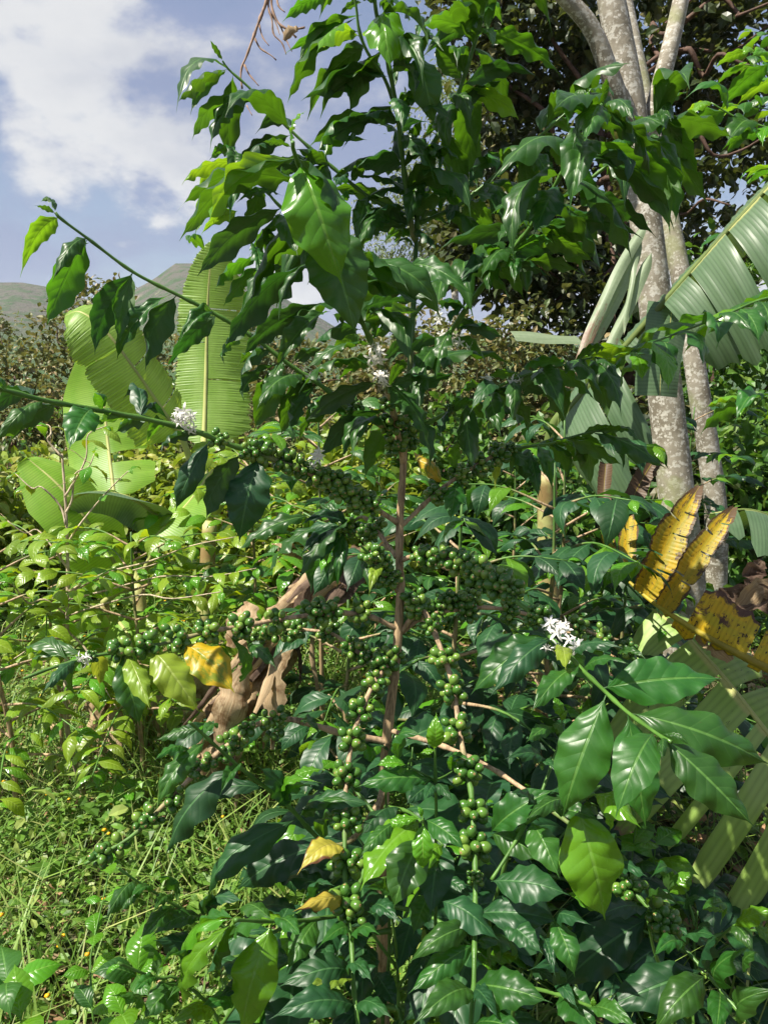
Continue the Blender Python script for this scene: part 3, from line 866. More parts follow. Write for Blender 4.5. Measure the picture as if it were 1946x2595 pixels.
# ---------------------------------------------------------------- banana plants
def banana_leaf(parent, mid, wid, face, mat, ribm, theta=(0.15, 0.15), curl=(0.4, 0.4), strips=(None, None), seed=0, rib_r=0.012, name='leaf', nu=6, wave=0.01, wprof=None, rib=True, asym=(1.0, 1.0), sag=(0.0, 0.0), step=0.028):
    """mid: control points along the midrib; blade halves hinge on it and may be torn into strips [(t0, t1, length, droop, slant)]"""
    rng = random.Random(seed)
    path = resample(catmull(mid, 8), step); n = len(path)
    Ls = [0.0]
    for i in range(1, n): Ls.append(Ls[-1] + (path[i] - path[i - 1]).length)
    tot = Ls[-1]
    vs, uv, fs = [], [], []
    fr = []
    for i, p in enumerate(path):
        t = (path[min(i + 1, n - 1)] - path[max(i - 1, 0)]).normalized()
        z = face - t * face.dot(t); z.normalize(); x = t.cross(z)
        fr.append((p, t, x, z)); vs.append(tuple(p)); uv.append((0.5 if rib else 0.55, Ls[i]))
    if wprof is None: wprof = lambda s: min(1.0, (s / 0.10) ** 0.6 if s > 0 else 0) * min(1.0, ((1 - s) / 0.30) ** 0.55 if s < 1 else 0)
    for si, sg in enumerate((-1, 1)):
        st = strips[si] or [(0.0, 1.0, 1.0, 0.0, 0.0)]
        for (t0, t1, ln, dr, sl) in st:
            idx = [i for i in range(n) if t0 - 1e-6 <= i / (n - 1) <= t1 + 1e-6]
            if len(idx) < 2: continue
            rows = []
            for qi, i in enumerate(idx):
                p, t, x, z = fr[i]; s = i / (n - 1)
                w = wid * asym[si] * wprof(s) * ln * (1 + (rng.uniform(-.06, .04) if strips[si] else 0))
                if strips[si] and ln > .01: w *= 1 - 0.16 * abs(2 * qi / max(1, len(idx) - 1) - 1) ** 5
                row = [i]; pos = Vector(p); th = theta[si] + dr * 0.3
                for k in range(1, nu + 1):
                    uu = k / nu
                    step = w / nu
                    thk = th + (curl[si] + dr) * uu
                    dirv = x * sg * math.cos(thk) - z * math.sin(thk) + t * sl
                    dirv = dirv - UP * sag[si] * uu
                    dirv.normalize()
                    pos = pos + dirv * step
                    wv = wave * uu * math.sin(Ls[i] * 21 + seed + si * 2) + (wave * .6 * uu * math.sin(qi * 2.4 + t0 * 50) if strips[si] else 0)
                    row.append(len(vs)); vs.append(tuple(pos + z * wv)); uv.append((0.5 + sg * (0.5 * uu if rib else 0.05 + 0.45 * uu), Ls[i]))
                rows.append(row)
            for a, b in zip(rows[:-1], rows[1:]):
                for k in range(nu):
                    q = (a[k], a[k + 1], b[k + 1], b[k])
                    fs.append(q if sg > 0 else q[::-1])
    o = new_obj(name, mesh_np('banana_leaf', vs, fs, uv, mat), parent)
    if rib:
        off = [p - z * rib_r * 0.35 for (p, t, x, z) in fr]
        tube('midrib', off, rib_r, rib_r * 0.3, ribm, o, 7)
    return o


def petiole(parent, pts, r0, r1, mat):
    tube('petiole', catmull(pts, 5), r0, r1, mat, parent, 8)


def torn(seed, n, l=(0.8, 1.0), d=(0.0, 0.5), sl=(0.0, 0.15), gap=0.006, t0=0.0, t1=1.0):
    rng = random.Random(seed); cuts = sorted([t0 + (t1 - t0) * (i + rng.uniform(-.3, .3)) / n for i in range(1, n)])
    e = [t0] + cuts + [t1]; out = []
    for a, b in zip(e[:-1], e[1:]):
        out.append((a + gap, b - gap, rng.uniform(*l), rng.uniform(*d), rng.uniform(*sl)))
    return out


def pseudostem(parent, pts, r0, r1, seed):
    tube('stem', catmull(pts, 6), r0, r1, PSEUDO, parent, 12, lump=0.05, seed=seed)


def sheath(parent, p, q, w, seed, mat):
    """a ragged papery strip hanging from p to q"""
    rng = random.Random(seed); path = wander(p, q, 4, (q - p).length * 0.05, rng, -0.012)
    vs, uv, fs = [], [], []
    n = len(path); sd = Vector((rng.uniform(.6, 1), rng.uniform(-.6, .6), rng.uniform(-.3, .3))).normalized()
    L = 0.0
    for i, pt in enumerate(path):
        if i: L += (pt - path[i - 1]).length
        t = (path[min(i + 1, n - 1)] - path[max(0, i - 1)]).normalized()
        s = (sd - t * sd.dot(t)).normalized(); nn = t.cross(s)
        ww = w * (0.25 + 0.8 * math.sin(math.pi * min(1, i / n * .95 + .08))) * rng.uniform(0.7, 1.2)
        for k in range(5):
            a = -1 + k * .5
            vs.append(tuple(pt + s * ww * a + nn * ww * (0.35 * (1 - a * a) + 0.14 * rng.uniform(-1, 1)))); uv.append((0.5 + a * .45, L * 1.0))
    for i in range(n - 1):
        for k in range(4):
            a = i * 5 + k; fs.append((a, a + 1, a + 6, a + 5))
    return new_obj('dry_leaf', mesh_np('dry_banana_leaf', vs, fs, uv, mat), parent)


TOC = Vector((0, -1, 0.25)).normalized()   # a leaf face turned to the path


def bananas_left():
    # plant one: the upright broad leaf and the one bent over it
    b1 = on_ground(505, 3.35)
    r = thing('banana_plant', 'banana plant with the tallest upright pale green leaf, behind the coffee tree', 'banana plant', b1, 'banana plants beyond the coffee tree')
    top = W(532, 1320, 3.4)
    pseudostem(r, [b1 - UP * .04, W(508, 1750, 3.36), W(520, 1550, 3.38), top], 0.048, 0.032, 1)
    petiole(r, [top, W(522, 1220, 3.5), W(516, 1110, 3.6)], 0.022, 0.013, MIDRIB)
    banana_leaf(r, [W(516, 1130, 3.6), W(521, 1000, 3.66), W(524, 860, 3.68), W(528, 740, 3.66), W(538, 612, 3.6)], 0.215, TOC, BAN['fresh'], MIDRIB, (0.05, 0.05), (0.25, 0.25), strips=(torn(33, 2, (.96, 1.0), (0, .08), (0, .02), gap=.0), torn(34, 3, (.95, 1.0), (0, .12), (0, .03), gap=.0)), step=.005, seed=1, rib_r=0.013, wave=0.008, asym=(0.78, 1.05))
    petiole(r, [top, W(500, 1220, 3.3), W(462, 1110, 3.2), W(430, 1060, 3.15)], 0.02, 0.012, MIDRIB)
    banana_leaf(r, [W(455, 1100, 3.2), W(400, 1020, 3.1), W(335, 925, 3.0), W(268, 838, 2.95), W(205, 790, 2.95), W(165, 800, 3.0)], 0.185, Vector((0.25, -0.8, 0.75)), BAN['fresh'], MIDRIB, (0.05, 0.0), (0.35, 0.5), strips=(torn(31, 3, (.95, 1.0), (0, .10), (0, .03), gap=.0), torn(32, 4, (.93, 1.0), (0, .16), (0, .04), gap=.0)), step=.005, seed=2, rib_r=0.011, wave=0.01)
    petiole(r, [top, W(570, 1260, 3.35), W(560, 1190, 3.2)], 0.018, 0.01, MIDRIB)
    banana_leaf(r, [W(540, 1190, 3.25), W(480, 1270, 3.1), W(420, 1330, 3.0), W(360, 1395, 2.95)], 0.13, Vector((-0.3, -0.5, 0.9)), BAN['lime'], MIDRIB, (0.1, -0.1), (0.4, 0.6), seed=3, rib_r=0.008)
    for k, (x, y, x2, y2) in enumerate([(520, 1700, 470, 1900), (510, 1640, 545, 1850), (520, 1600, 500, 1800)]):
        sheath(r, W(x, y, 3.3), W(x2, y2, 3.25), 0.035, 40 + k, BAN['dry'])
    # plant two: leaf with the vertical pale midrib, more to the left
    b2 = on_ground(378, 3.3)
    r = thing('banana_plant', 'banana plant with a yellow-green leaf standing behind the slanting pale leaf', 'banana plant', b2, 'banana plants beyond the coffee tree')
    top = W(350, 1480, 3.4)
    pseudostem(r, [b2 - UP * .04, W(372, 1790, 3.32), W(365, 1640, 3.36), top], 0.042, 0.028, 2)
    petiole(r, [top, W(315, 1390, 3.55), W(297, 1290, 3.7), W(283, 1190, 3.8)], 0.02, 0.012, MIDRIB)
    banana_leaf(r, [W(292, 1270, 3.7), W(276, 1140, 3.82), W(264, 1030, 3.88), W(250, 930, 3.9), W(225, 870, 3.88)], 0.235, TOC, BAN['lime'], MIDRIB, (0.0, 0.1), (0.3, 0.3), strips=(None, torn(4, 3, (0.9, 1.0), (0, .2))), seed=4, rib_r=0.012)
    petiole(r, [top, W(390, 1400, 3.3), W(416, 1320, 3.15)], 0.017, 0.011, MIDRIB)
    banana_leaf(r, [W(425, 1325, 3.15), W(360, 1275, 3.05), W(290, 1248, 3.0), W(210, 1250, 2.95), W(150, 1290, 2.95)], 0.12, Vector((0.0, -0.25, 1.0)), BAN['grey'], MIDRIB, (-0.5, 0.9), (0.3, 0.8), seed=5, rib_r=0.010)
    for k, (x, y, x2, y2) in enumerate([(375, 1760, 340, 1920), (385, 1720, 415, 1890)]):
        sheath(r, W(x, y, 3.25), W(x2, y2, 3.2), 0.035, 50 + k, BAN['dry'])
    # plant three: low bright leaf slanting down
    b3 = on_ground(285, 3.25)
    r = thing('banana_plant', 'banana plant with low bright leaves behind the slender bare coffee stem', 'banana plant', b3, 'banana plants beyond the coffee tree')
    top = W(262, 1530, 3.3)
    pseudostem(r, [b3 - UP * .04, W(278, 1800, 3.27), W(268, 1650, 3.3), top], 0.04, 0.026, 3)
    banana_leaf(r, [W(330, 1490, 3.15), W(275, 1400, 3.05), W(215, 1310, 3.0), W(150, 1230, 2.98), W(70, 1160, 3.0)], 0.155, Vector((0.2, -0.6, 0.8)), BAN['lime'], MIDRIB, (0.0, 0.1), (0.35, 0.5), seed=6, rib_r=0.011)
    petiole(r, [top, W(300, 1500, 3.2), W(335, 1492, 3.15)], 0.018, 0.011, MIDRIB)
    banana_leaf(r, [W(250, 1540, 3.2), W(190, 1530, 3.05), W(130, 1560, 2.95), W(70, 1640, 2.9)], 0.14, Vector((0.0, -0.4, 1.0)), BAN['lime'], MIDRIB, (0.2, 0.3), (0.5, 0.7), strips=(None, torn(5, 5)), seed=8, rib_r=0.009)
    banana_leaf(r, [W(290, 1560, 3.1), W(330, 1620, 3.0), W(350, 1720, 2.95), W(340, 1800, 2.95)], 0.11, Vector((0.3, -0.9, 0.3)), BAN['lime'], MIDRIB, (0.1, 0.1), (0.3, 0.4), seed=9, rib_r=0.008)
    for k, (x, y, x2, y2) in enumerate([(270, 1770, 250, 1960), (290, 1740, 310, 1930), (265, 1700, 225, 1860)]):
        sheath(r, W(x, y, 3.2), W(x2, y2, 3.1), 0.04, 60 + k, BAN['dry'])
    # a fallen, dried plant leaning across behind the fruiting stem
    b4 = on_ground(520, 2.45)
    r = thing('dead_banana_plant', 'dried brown banana stem leaning over with papery hanging leaves', 'banana plant', b4)
    line = [W(535, 1880, 2.4), W(600, 1780, 2.38), W(690, 1650, 2.36), W(790, 1520, 2.36), W(880, 1440, 2.4), W(980, 1385, 2.45)]
    tube('stem', catmull([b4 - UP * .03] + line, 6), 0.05, 0.028, SHEATH, r, 12, lump=0.35, seed=5)
    rng = random.Random(77)
    lp = catmull(line, 6)
    for k in range(64):
        i = rng.randrange(len(lp)); p = lp[i] + Vector((rng.uniform(-.06, .06), rng.uniform(-.1, .0), rng.uniform(-.02, .07)))
        if k < 50:
            j = max(0, i - rng.randrange(7, 18)); q = lp[j] + Vector((rng.uniform(-.10, .06), rng.uniform(-.12, .02), rng.uniform(-.06, .06)))
        else:
            q = p + Vector((rng.uniform(-.12, .1), rng.uniform(-.1, .05), -rng.uniform(0.12, 0.32)))
        sheath(r, p, q, rng.uniform(0.008, 0.028) if k < 50 else rng.uniform(.008, .02), 80 + k, BAN['dry'] if rng.random() < .72 else BAN['purple'])
    sheath(r, W(905, 1390, 2.35), W(820, 1560, 2.28), 0.045, 120, BAN['purple'])
    sheath(r, W(640, 1530, 2.3), W(585, 1640, 2.28), 0.045, 121, BAN['dry'])
    sheath(r, W(760, 1420, 2.5), W(690, 1380, 2.5), 0.035, 122, BAN['dry'])
    sheath(r, W(620, 1690, 2.26), W(560, 1900, 2.24), 0.05, 123, BAN['dry'])
    sheath(r, W(720, 1610, 2.26), W(700, 1830, 2.26), 0.03, 124, BAN['dry'])


def bananas_right():
    # tall plant hidden by the coffee shrubs: long grey-green leaf rising to the right
    b = on_ground(1395, 3.3)
    r = thing('banana_plant', 'banana plant whose long grey-green leaf slants across the pale trunks', 'banana plant', b)
    top = W(1385, 1200, 3.2)
    pseudostem(r, [b - UP * .04, W(1392, 1700, 3.28), W(1388, 1400, 3.25), top], 0.06, 0.04, 4)
    petiole(r, [top, W(1400, 1085, 3.15), W(1450, 1020, 3.1)], 0.03, 0.02, MIDRIBD)
    ts = [(0.0, 0.17, 1.0, 0.0, 0), (0.172, 0.265, 0.95, 0.08, -.05), (0.27, 0.34, 0.5, 0.6, 0.1), (0.44, 0.535, 0.85, 0.35, 0.05), (0.537, 0.66, 1.0, 0.15, -.05), (0.662, 0.76, 1.0, 0.3, 0.0), (0.762, 1.0, 1.0, 0.15, 0.05)]
    us = [(0.0, 0.16, 0.9, 0.1, 0), (0.165, 0.30, 0.85, 0.2, 0), (0.305, 0.47, 0.8, .35, 0), (0.475, 0.60, 0.75, 0.5, 0.0), (0.605, 0.8, 0.8, .4, 0), (0.805, 1.0, .9, .4, 0)]
    banana_leaf(r, [W(1400, 1085, 3.15), W(1470, 1000, 3.05), W(1560, 900, 2.95), W(1660, 785, 2.85), W(1770, 660, 2.75), W(1880, 540, 2.65), W(2010, 405, 2.55), W(2150, 300, 2.5)], 0.47, Vector((-0.35, -0.30, 0.9)), BAN['grey'], MIDRIBD,
                (-0.15, 0.05), (0.75, 1.15), asym=(1.0, 1.0), strips=(us, ts), seed=11, rib_r=0.02, step=.014, nu=10, wave=0.016, sag=(0.15, 0.75), wprof=lambda s: min(1.0, (s / 0.06) ** 0.6 if s > 0 else 0) * min(1.0, ((1 - s) / 0.2) ** 0.5 if s < 1 else 0))
    banana_leaf(r, [W(1700, 770, 2.85), W(1690, 850, 2.8), W(1672, 930, 2.78), W(1668, 1003, 2.78)], 0.085, Vector((.1, -.95, .2)), BAN['grey'], MIDRIBD, (0.1, 0.1), (0.2, 0.2), seed=27, rib=False, nu=4, name='leaf_strip', wave=0.006, wprof=lambda s: 1.0)
    # pale torn ribbons hanging from the leaf
    for k, pts in enumerate([[(1640, 560), (1570, 680), (1500, 830), (1440, 985)], [(1625, 610), (1560, 760), (1480, 900), (1420, 1000)], [(1650, 640), (1600, 760), (1545, 880), (1510, 980)], [(1620, 600), (1600, 720), (1585, 800), (1580, 850)]]):
        banana_leaf(r, [W(x, y, 2.78 - 0.05 * i) for i, (x, y) in enumerate(pts)], 0.022 if k < 3 else 0.01, Vector((-.3, -.9, .2)), BAN['ribbon'], MIDRIBD, (0.2, 0.2), (0.3, 0.3), seed=20 + k, rib=False, nu=3, name='leaf_strip', wave=0.004)
    banana_leaf(r, [W(1470, 862, 3.0), W(1400, 856, 2.95), W(1300, 850, 2.9)], 0.035, Vector((0, -.6, .8)), BAN['ribbon'], MIDRIBD, (0.05, 0.05), (.1, .1), seed=26, rib=False, nu=4, name='leaf_strip', wave=0.004, wprof=lambda s: 1.0)
    # lower plant, off to the right: dying yellow leaf, speckled leaf, dark leaf
    b = on_ground(2290, 2.5)
    r = thing('banana_plant', 'banana plant with a dying yellow leaf and a speckled green leaf, beside the pale trunk', 'banana plant', b)
    top = W(2230, 1550, 2.5)
    pseudostem(r, [b - UP * .04, W(2280, 2100, 2.5), top], 0.09, 0.06, 5)
    petiole(r, [top, W(2160, 1640, 2.0), W(2060, 1735, 1.66)], 0.03, 0.02, MIDRIBY)
    up = [(0.0, 0.30, 0.75, -0.3, 0.0), (0.31, 0.52, 0.62, -0.2, 0), (0.53, 0.58, 0.5, .5, .3), (0.60, 0.75, 0.0001, 0, 0), (0.76, 0.84, 0.0001, 0, 0), (0.85, 0.86, 0.0001, 0, 0)]
    banana_leaf(r, [W(2060, 1735, 1.66), W(1946, 1690, 1.67), W(1850, 1642, 1.70), W(1760, 1592, 1.74), W(1690, 1548, 1.78), W(1640, 1512, 1.83), W(1595, 1472, 1.88)], 0.115, Vector((-0.1, -0.5, 0.9)), BAN['yellow'], MIDRIBY,
                (0.9, -1.05), (0.5, 0.35), strips=(torn(9, 9, (.2, .4), (0, .9)), [(0, .30, .95, .05, 0), (.302, .62, 1.0, 0.0, 0.04)]), seed=12, rib_r=0.013, step=.014, nu=6, wave=0.012, wprof=lambda s: 1.0 - 0.3 * s)
    # its upright yellow segments
    for k, (pts, w) in enumerate([([(1632, 1505, 1.84), (1664, 1440, 1.82), (1704, 1350, 1.82), (1744, 1280, 1.84), (1772, 1232, 1.87)], 0.042),
                                  ([(1680, 1540, 1.79), (1726, 1470, 1.77), (1780, 1390, 1.77), (1824, 1330, 1.79), (1858, 1286, 1.82)], 0.034),
                                  ([(1585, 1480, 2.3), (1590, 1380, 2.4), (1600, 1280, 2.5), (1625, 1220, 2.52), (1662, 1158, 2.52)], 0.042),
                                  ([(1560, 1470, 2.4), (1540, 1370, 2.6), (1530, 1270, 2.7), (1535, 1175, 2.75)], 0.034)]):
        banana_leaf(r, [W(*p) for p in pts], w, Vector((-0.25, -0.9, 0.3)), BAN['yseg'], MIDRIBY, (-0.35, -0.25), (-0.3, -0.4), strips=(torn(50 + k, 3, (.84, 1.06), (0, .05), (.02, .06), gap=.0), torn(60 + k, 4, (.84, 1.06), (0, .05), (.02, .06), gap=.0)), step=.004, seed=30 + k, rib=False, nu=5, name='leaf_segment', wave=0.006,
                    wprof=(lambda s: 0.9 + 0.25 * math.sin(math.pi * s) - 0.72 * s ** 3) if k < 2 else (lambda s: 0.85))
    for k, (x, y, d, x2, y2, d2) in enumerate([(1840, 1560, 1.80, 2000, 1470, 1.75), (1800, 1530, 1.82, 1990, 1510, 1.75), (1880, 1560, 1.85, 2010, 1530, 1.8), (1760, 1615, 1.76, 1850, 1675, 1.73), (1900, 1500, 1.9, 1930, 1420, 1.9), (1660, 1165, 2.56, 1600, 1290, 2.6), (1560, 1280, 2.6, 1625, 1270, 2.55)]):
        sheath(r, W(x, y, d), W(x2, y2, d2), 0.028, 130 + k, BAN['purple'] if k % 3 else BAN['dry'])
    # speckled leaf, torn into broad strips
    sp = []
    e = [0.0, 0.07, 0.17, 0.25, 0.36, 0.46, 0.53, 0.68, 0.84, 1.0]
    rng = random.Random(6)
    for a, c in zip(e[:-1], e[1:]): sp.append((a, c - .002, rng.uniform(.82, 1.05), rng.uniform(0.0, .35), -0.75 + 0.95 * a))
    banana_leaf(r, [W(2230, 2230, 1.62), W(2090, 2040, 1.66), W(1935, 1845, 1.72), W(1850, 1735, 1.78), W(1780, 1655, 1.84), W(1725, 1595, 1.9), W(1650, 1540, 1.96)], 0.44, Vector((-0.25, -0.55, 0.8)), BAN['speck'], MIDRIB,
                (0.1, 0.2), (0.3, 0.35), asym=(1.0, .42), strips=(sp, torn(14, 5, (.9, 1.0), (0, .3))), seed=13, rib_r=0.009, step=.011, nu=9, wave=0.008, wprof=lambda s: min(1.0, ((1 - s) / 0.30) ** 0.6 if s < 1 else 0) * 0.95 + 0.05)
    petiole(r, [top, W(2290, 1900, 2.0), W(2230, 2230, 1.62)], 0.03, 0.012, MIDRIB)
    # darker leaf up at the right edge
    banana_leaf(r, [W(2120, 1420, 2.9), W(2000, 1330, 2.85), W(1900, 1290, 2.8), W(1800, 1300, 2.8)], 0.2, Vector((0.1, -0.3, 1.0)), BAN['grey'], MIDRIBD, (0.2, 0.3), (0.5, 0.8), strips=(torn(15, 4), torn(16, 4)), seed=14, rib_r=0.012, nu=6)
    petiole(r, [top, W(2200, 1480, 2.7), W(2120, 1420, 2.9)], 0.025, 0.014, MIDRIBD)


bananas_left(); bananas_right()


# ---------------------------------------------------------------- neighbouring coffee shrubs
def coffee_shrub(label, sx, d, h, spread, nb, L, seed, cls='n', young=0.15, spacing=0.065, droop=0.35, start=0.25, zlo=0.25, lean=(0, 0), prob=1.0, group='coffee shrubs around the fruiting one', arc=None, stem_r=0.011, name='coffee_shrub', rise=0.25, wf=0.42, hi=False, drop=0.25, wood=(0.9, -0.2), stemwood=(1.0, 0.3), leaf_max=300):
    base = on_ground(sx, d); rng = random.Random(seed)
    r = thing(name, label, 'coffee shrub', base, group)
    top = base + Vector((lean[0], lean[1], h))
    stem = wander(base - UP * .03, top, 5, 0.015 * h, rng)
    tube('trunk', stem, stem_r, stem_r * .3, BARK, r, 8, wood=stemwood, knots=.15)
    k = 0
    for i in range(nb):
        s = zlo + (1 - zlo) * (i + 0.5) / nb
        p = stem[int(s * (len(stem) - 1))]
        if arc: az = rng.uniform(*arc)
        else: az = i * 2.4 + rng.uniform(-.5, .5)
        ln = spread * (1.08 - 0.72 * s) * rng.uniform(.75, 1.2) + 0.05
        dv = Vector((math.cos(az), math.sin(az), 0))
        e = p + dv * ln + UP * (rise * ln - drop * ln * (1 - s) * 2)
        mid = p.lerp(e, 0.5) + UP * ln * 0.10
        path = catmull([p, mid, e], 6)
        b = tube('branch', path, 0.004 + 0.002 * (1 - s), 0.0016, TWIG, r, 5, wood=wood, knots=.25, kspace=spacing)
        if k < leaf_max: k += auto_leaves(b, path, spacing, L, rng, cls, droop, start, wf, hi, young, prob, limit=leaf_max - k)
    return r


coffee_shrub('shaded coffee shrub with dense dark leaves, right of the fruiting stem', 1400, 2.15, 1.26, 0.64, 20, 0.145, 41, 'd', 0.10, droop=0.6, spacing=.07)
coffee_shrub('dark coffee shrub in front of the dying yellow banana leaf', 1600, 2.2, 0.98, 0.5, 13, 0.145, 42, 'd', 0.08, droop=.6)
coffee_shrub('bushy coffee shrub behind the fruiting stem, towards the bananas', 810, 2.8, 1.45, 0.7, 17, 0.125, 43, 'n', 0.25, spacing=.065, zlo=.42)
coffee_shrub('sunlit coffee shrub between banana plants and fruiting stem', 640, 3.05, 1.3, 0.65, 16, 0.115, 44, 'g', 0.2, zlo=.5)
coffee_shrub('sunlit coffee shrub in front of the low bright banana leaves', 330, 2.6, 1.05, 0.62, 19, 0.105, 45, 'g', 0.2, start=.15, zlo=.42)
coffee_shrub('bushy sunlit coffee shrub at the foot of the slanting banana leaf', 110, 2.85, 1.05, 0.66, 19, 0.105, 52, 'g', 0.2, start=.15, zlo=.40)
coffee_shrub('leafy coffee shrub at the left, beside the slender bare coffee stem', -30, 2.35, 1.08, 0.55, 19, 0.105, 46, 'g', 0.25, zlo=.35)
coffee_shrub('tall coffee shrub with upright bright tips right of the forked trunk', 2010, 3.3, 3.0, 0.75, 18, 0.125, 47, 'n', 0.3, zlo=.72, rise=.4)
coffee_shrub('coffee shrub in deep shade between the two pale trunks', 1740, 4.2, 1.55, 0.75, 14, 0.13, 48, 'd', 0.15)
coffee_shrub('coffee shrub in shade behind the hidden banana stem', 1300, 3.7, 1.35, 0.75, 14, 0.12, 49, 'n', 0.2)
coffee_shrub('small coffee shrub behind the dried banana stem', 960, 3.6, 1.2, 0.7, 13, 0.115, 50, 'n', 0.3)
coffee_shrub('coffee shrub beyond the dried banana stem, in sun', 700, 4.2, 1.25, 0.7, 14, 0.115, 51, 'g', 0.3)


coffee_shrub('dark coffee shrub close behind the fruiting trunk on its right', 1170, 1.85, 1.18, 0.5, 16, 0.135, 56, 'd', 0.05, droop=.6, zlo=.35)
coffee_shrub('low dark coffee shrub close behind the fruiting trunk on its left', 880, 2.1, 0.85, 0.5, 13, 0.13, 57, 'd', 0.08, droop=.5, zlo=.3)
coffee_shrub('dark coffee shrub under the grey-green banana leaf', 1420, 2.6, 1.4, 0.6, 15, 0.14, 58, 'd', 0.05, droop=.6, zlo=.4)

# slender, nearly bare coffee tree at the left
def slender_tree():
    base = on_ground(172, 2.62); rng = random.Random(61)
    r = thing('slender_coffee_tree', 'slender coffee tree with pale stem and nearly bare twigs, left of the bananas', 'coffee shrub', base, 'coffee shrubs around the fruiting one')
    stem = catmull([base - UP * .03, W(172, 1850, 2.63), W(170, 1650, 2.64), W(173, 1450, 2.65), W(168, 1290, 2.66), W(158, 1150, 2.66)], 5)
    tube('trunk', stem, 0.0115, 0.004, PALEB, r, 8, wood=(1, .9), knots=.12)
    tw = [((172, 1500), (600, 1360), 2.5), ((172, 1510), (420, 1420), 2.6), ((172, 1440), (20, 1320), 2.6), ((170, 1380), (330, 1190), 2.6), ((168, 1330), (40, 1200), 2.65), ((165, 1260), (270, 1080), 2.7),
          ((172, 1560), (-20, 1480), 2.5), ((172, 1600), (300, 1800), 2.5), ((172, 1560), (560, 1500), 2.35), ((160, 1160), (90, 1080), 2.7), ((172, 1620), (20, 1680), 2.5), ((172, 1520), (650, 1440), 2.45), ((168, 1300), (240, 1150), 2.6)]
    for i, (a, b_, d) in enumerate(tw):
        p = wander(W(a[0], a[1], 2.65), W(b_[0], b_[1], d), 4, 0.03, rng, -0.02)
        b = tube('branch', p, 0.0042, 0.0014, PALEB, r, 5, wood=(1.2, .7), knots=.35, kspace=.05)
        auto_leaves(b, p, 0.075, 0.085, rng, 'g', 0.7, 0.45, .42, False, .4, .62)
        for q in p[3::5]:
            if rng.random() < .35: tube('twiglet', wander(q, q + Vector((rng.uniform(-.09, .09), rng.uniform(-.08, .05), rng.uniform(-.03, .08))), 3, .006, rng), .0016, .0008, TWIG, r, 4, wood=(1.2, .9))


slender_tree()


# ---------------------------------------------------------------- the fruiting coffee tree
def P(*xs):
    return [(xs[i], xs[i + 1]) for i in range(0, len(xs), 2)]


TR_D = 1.36
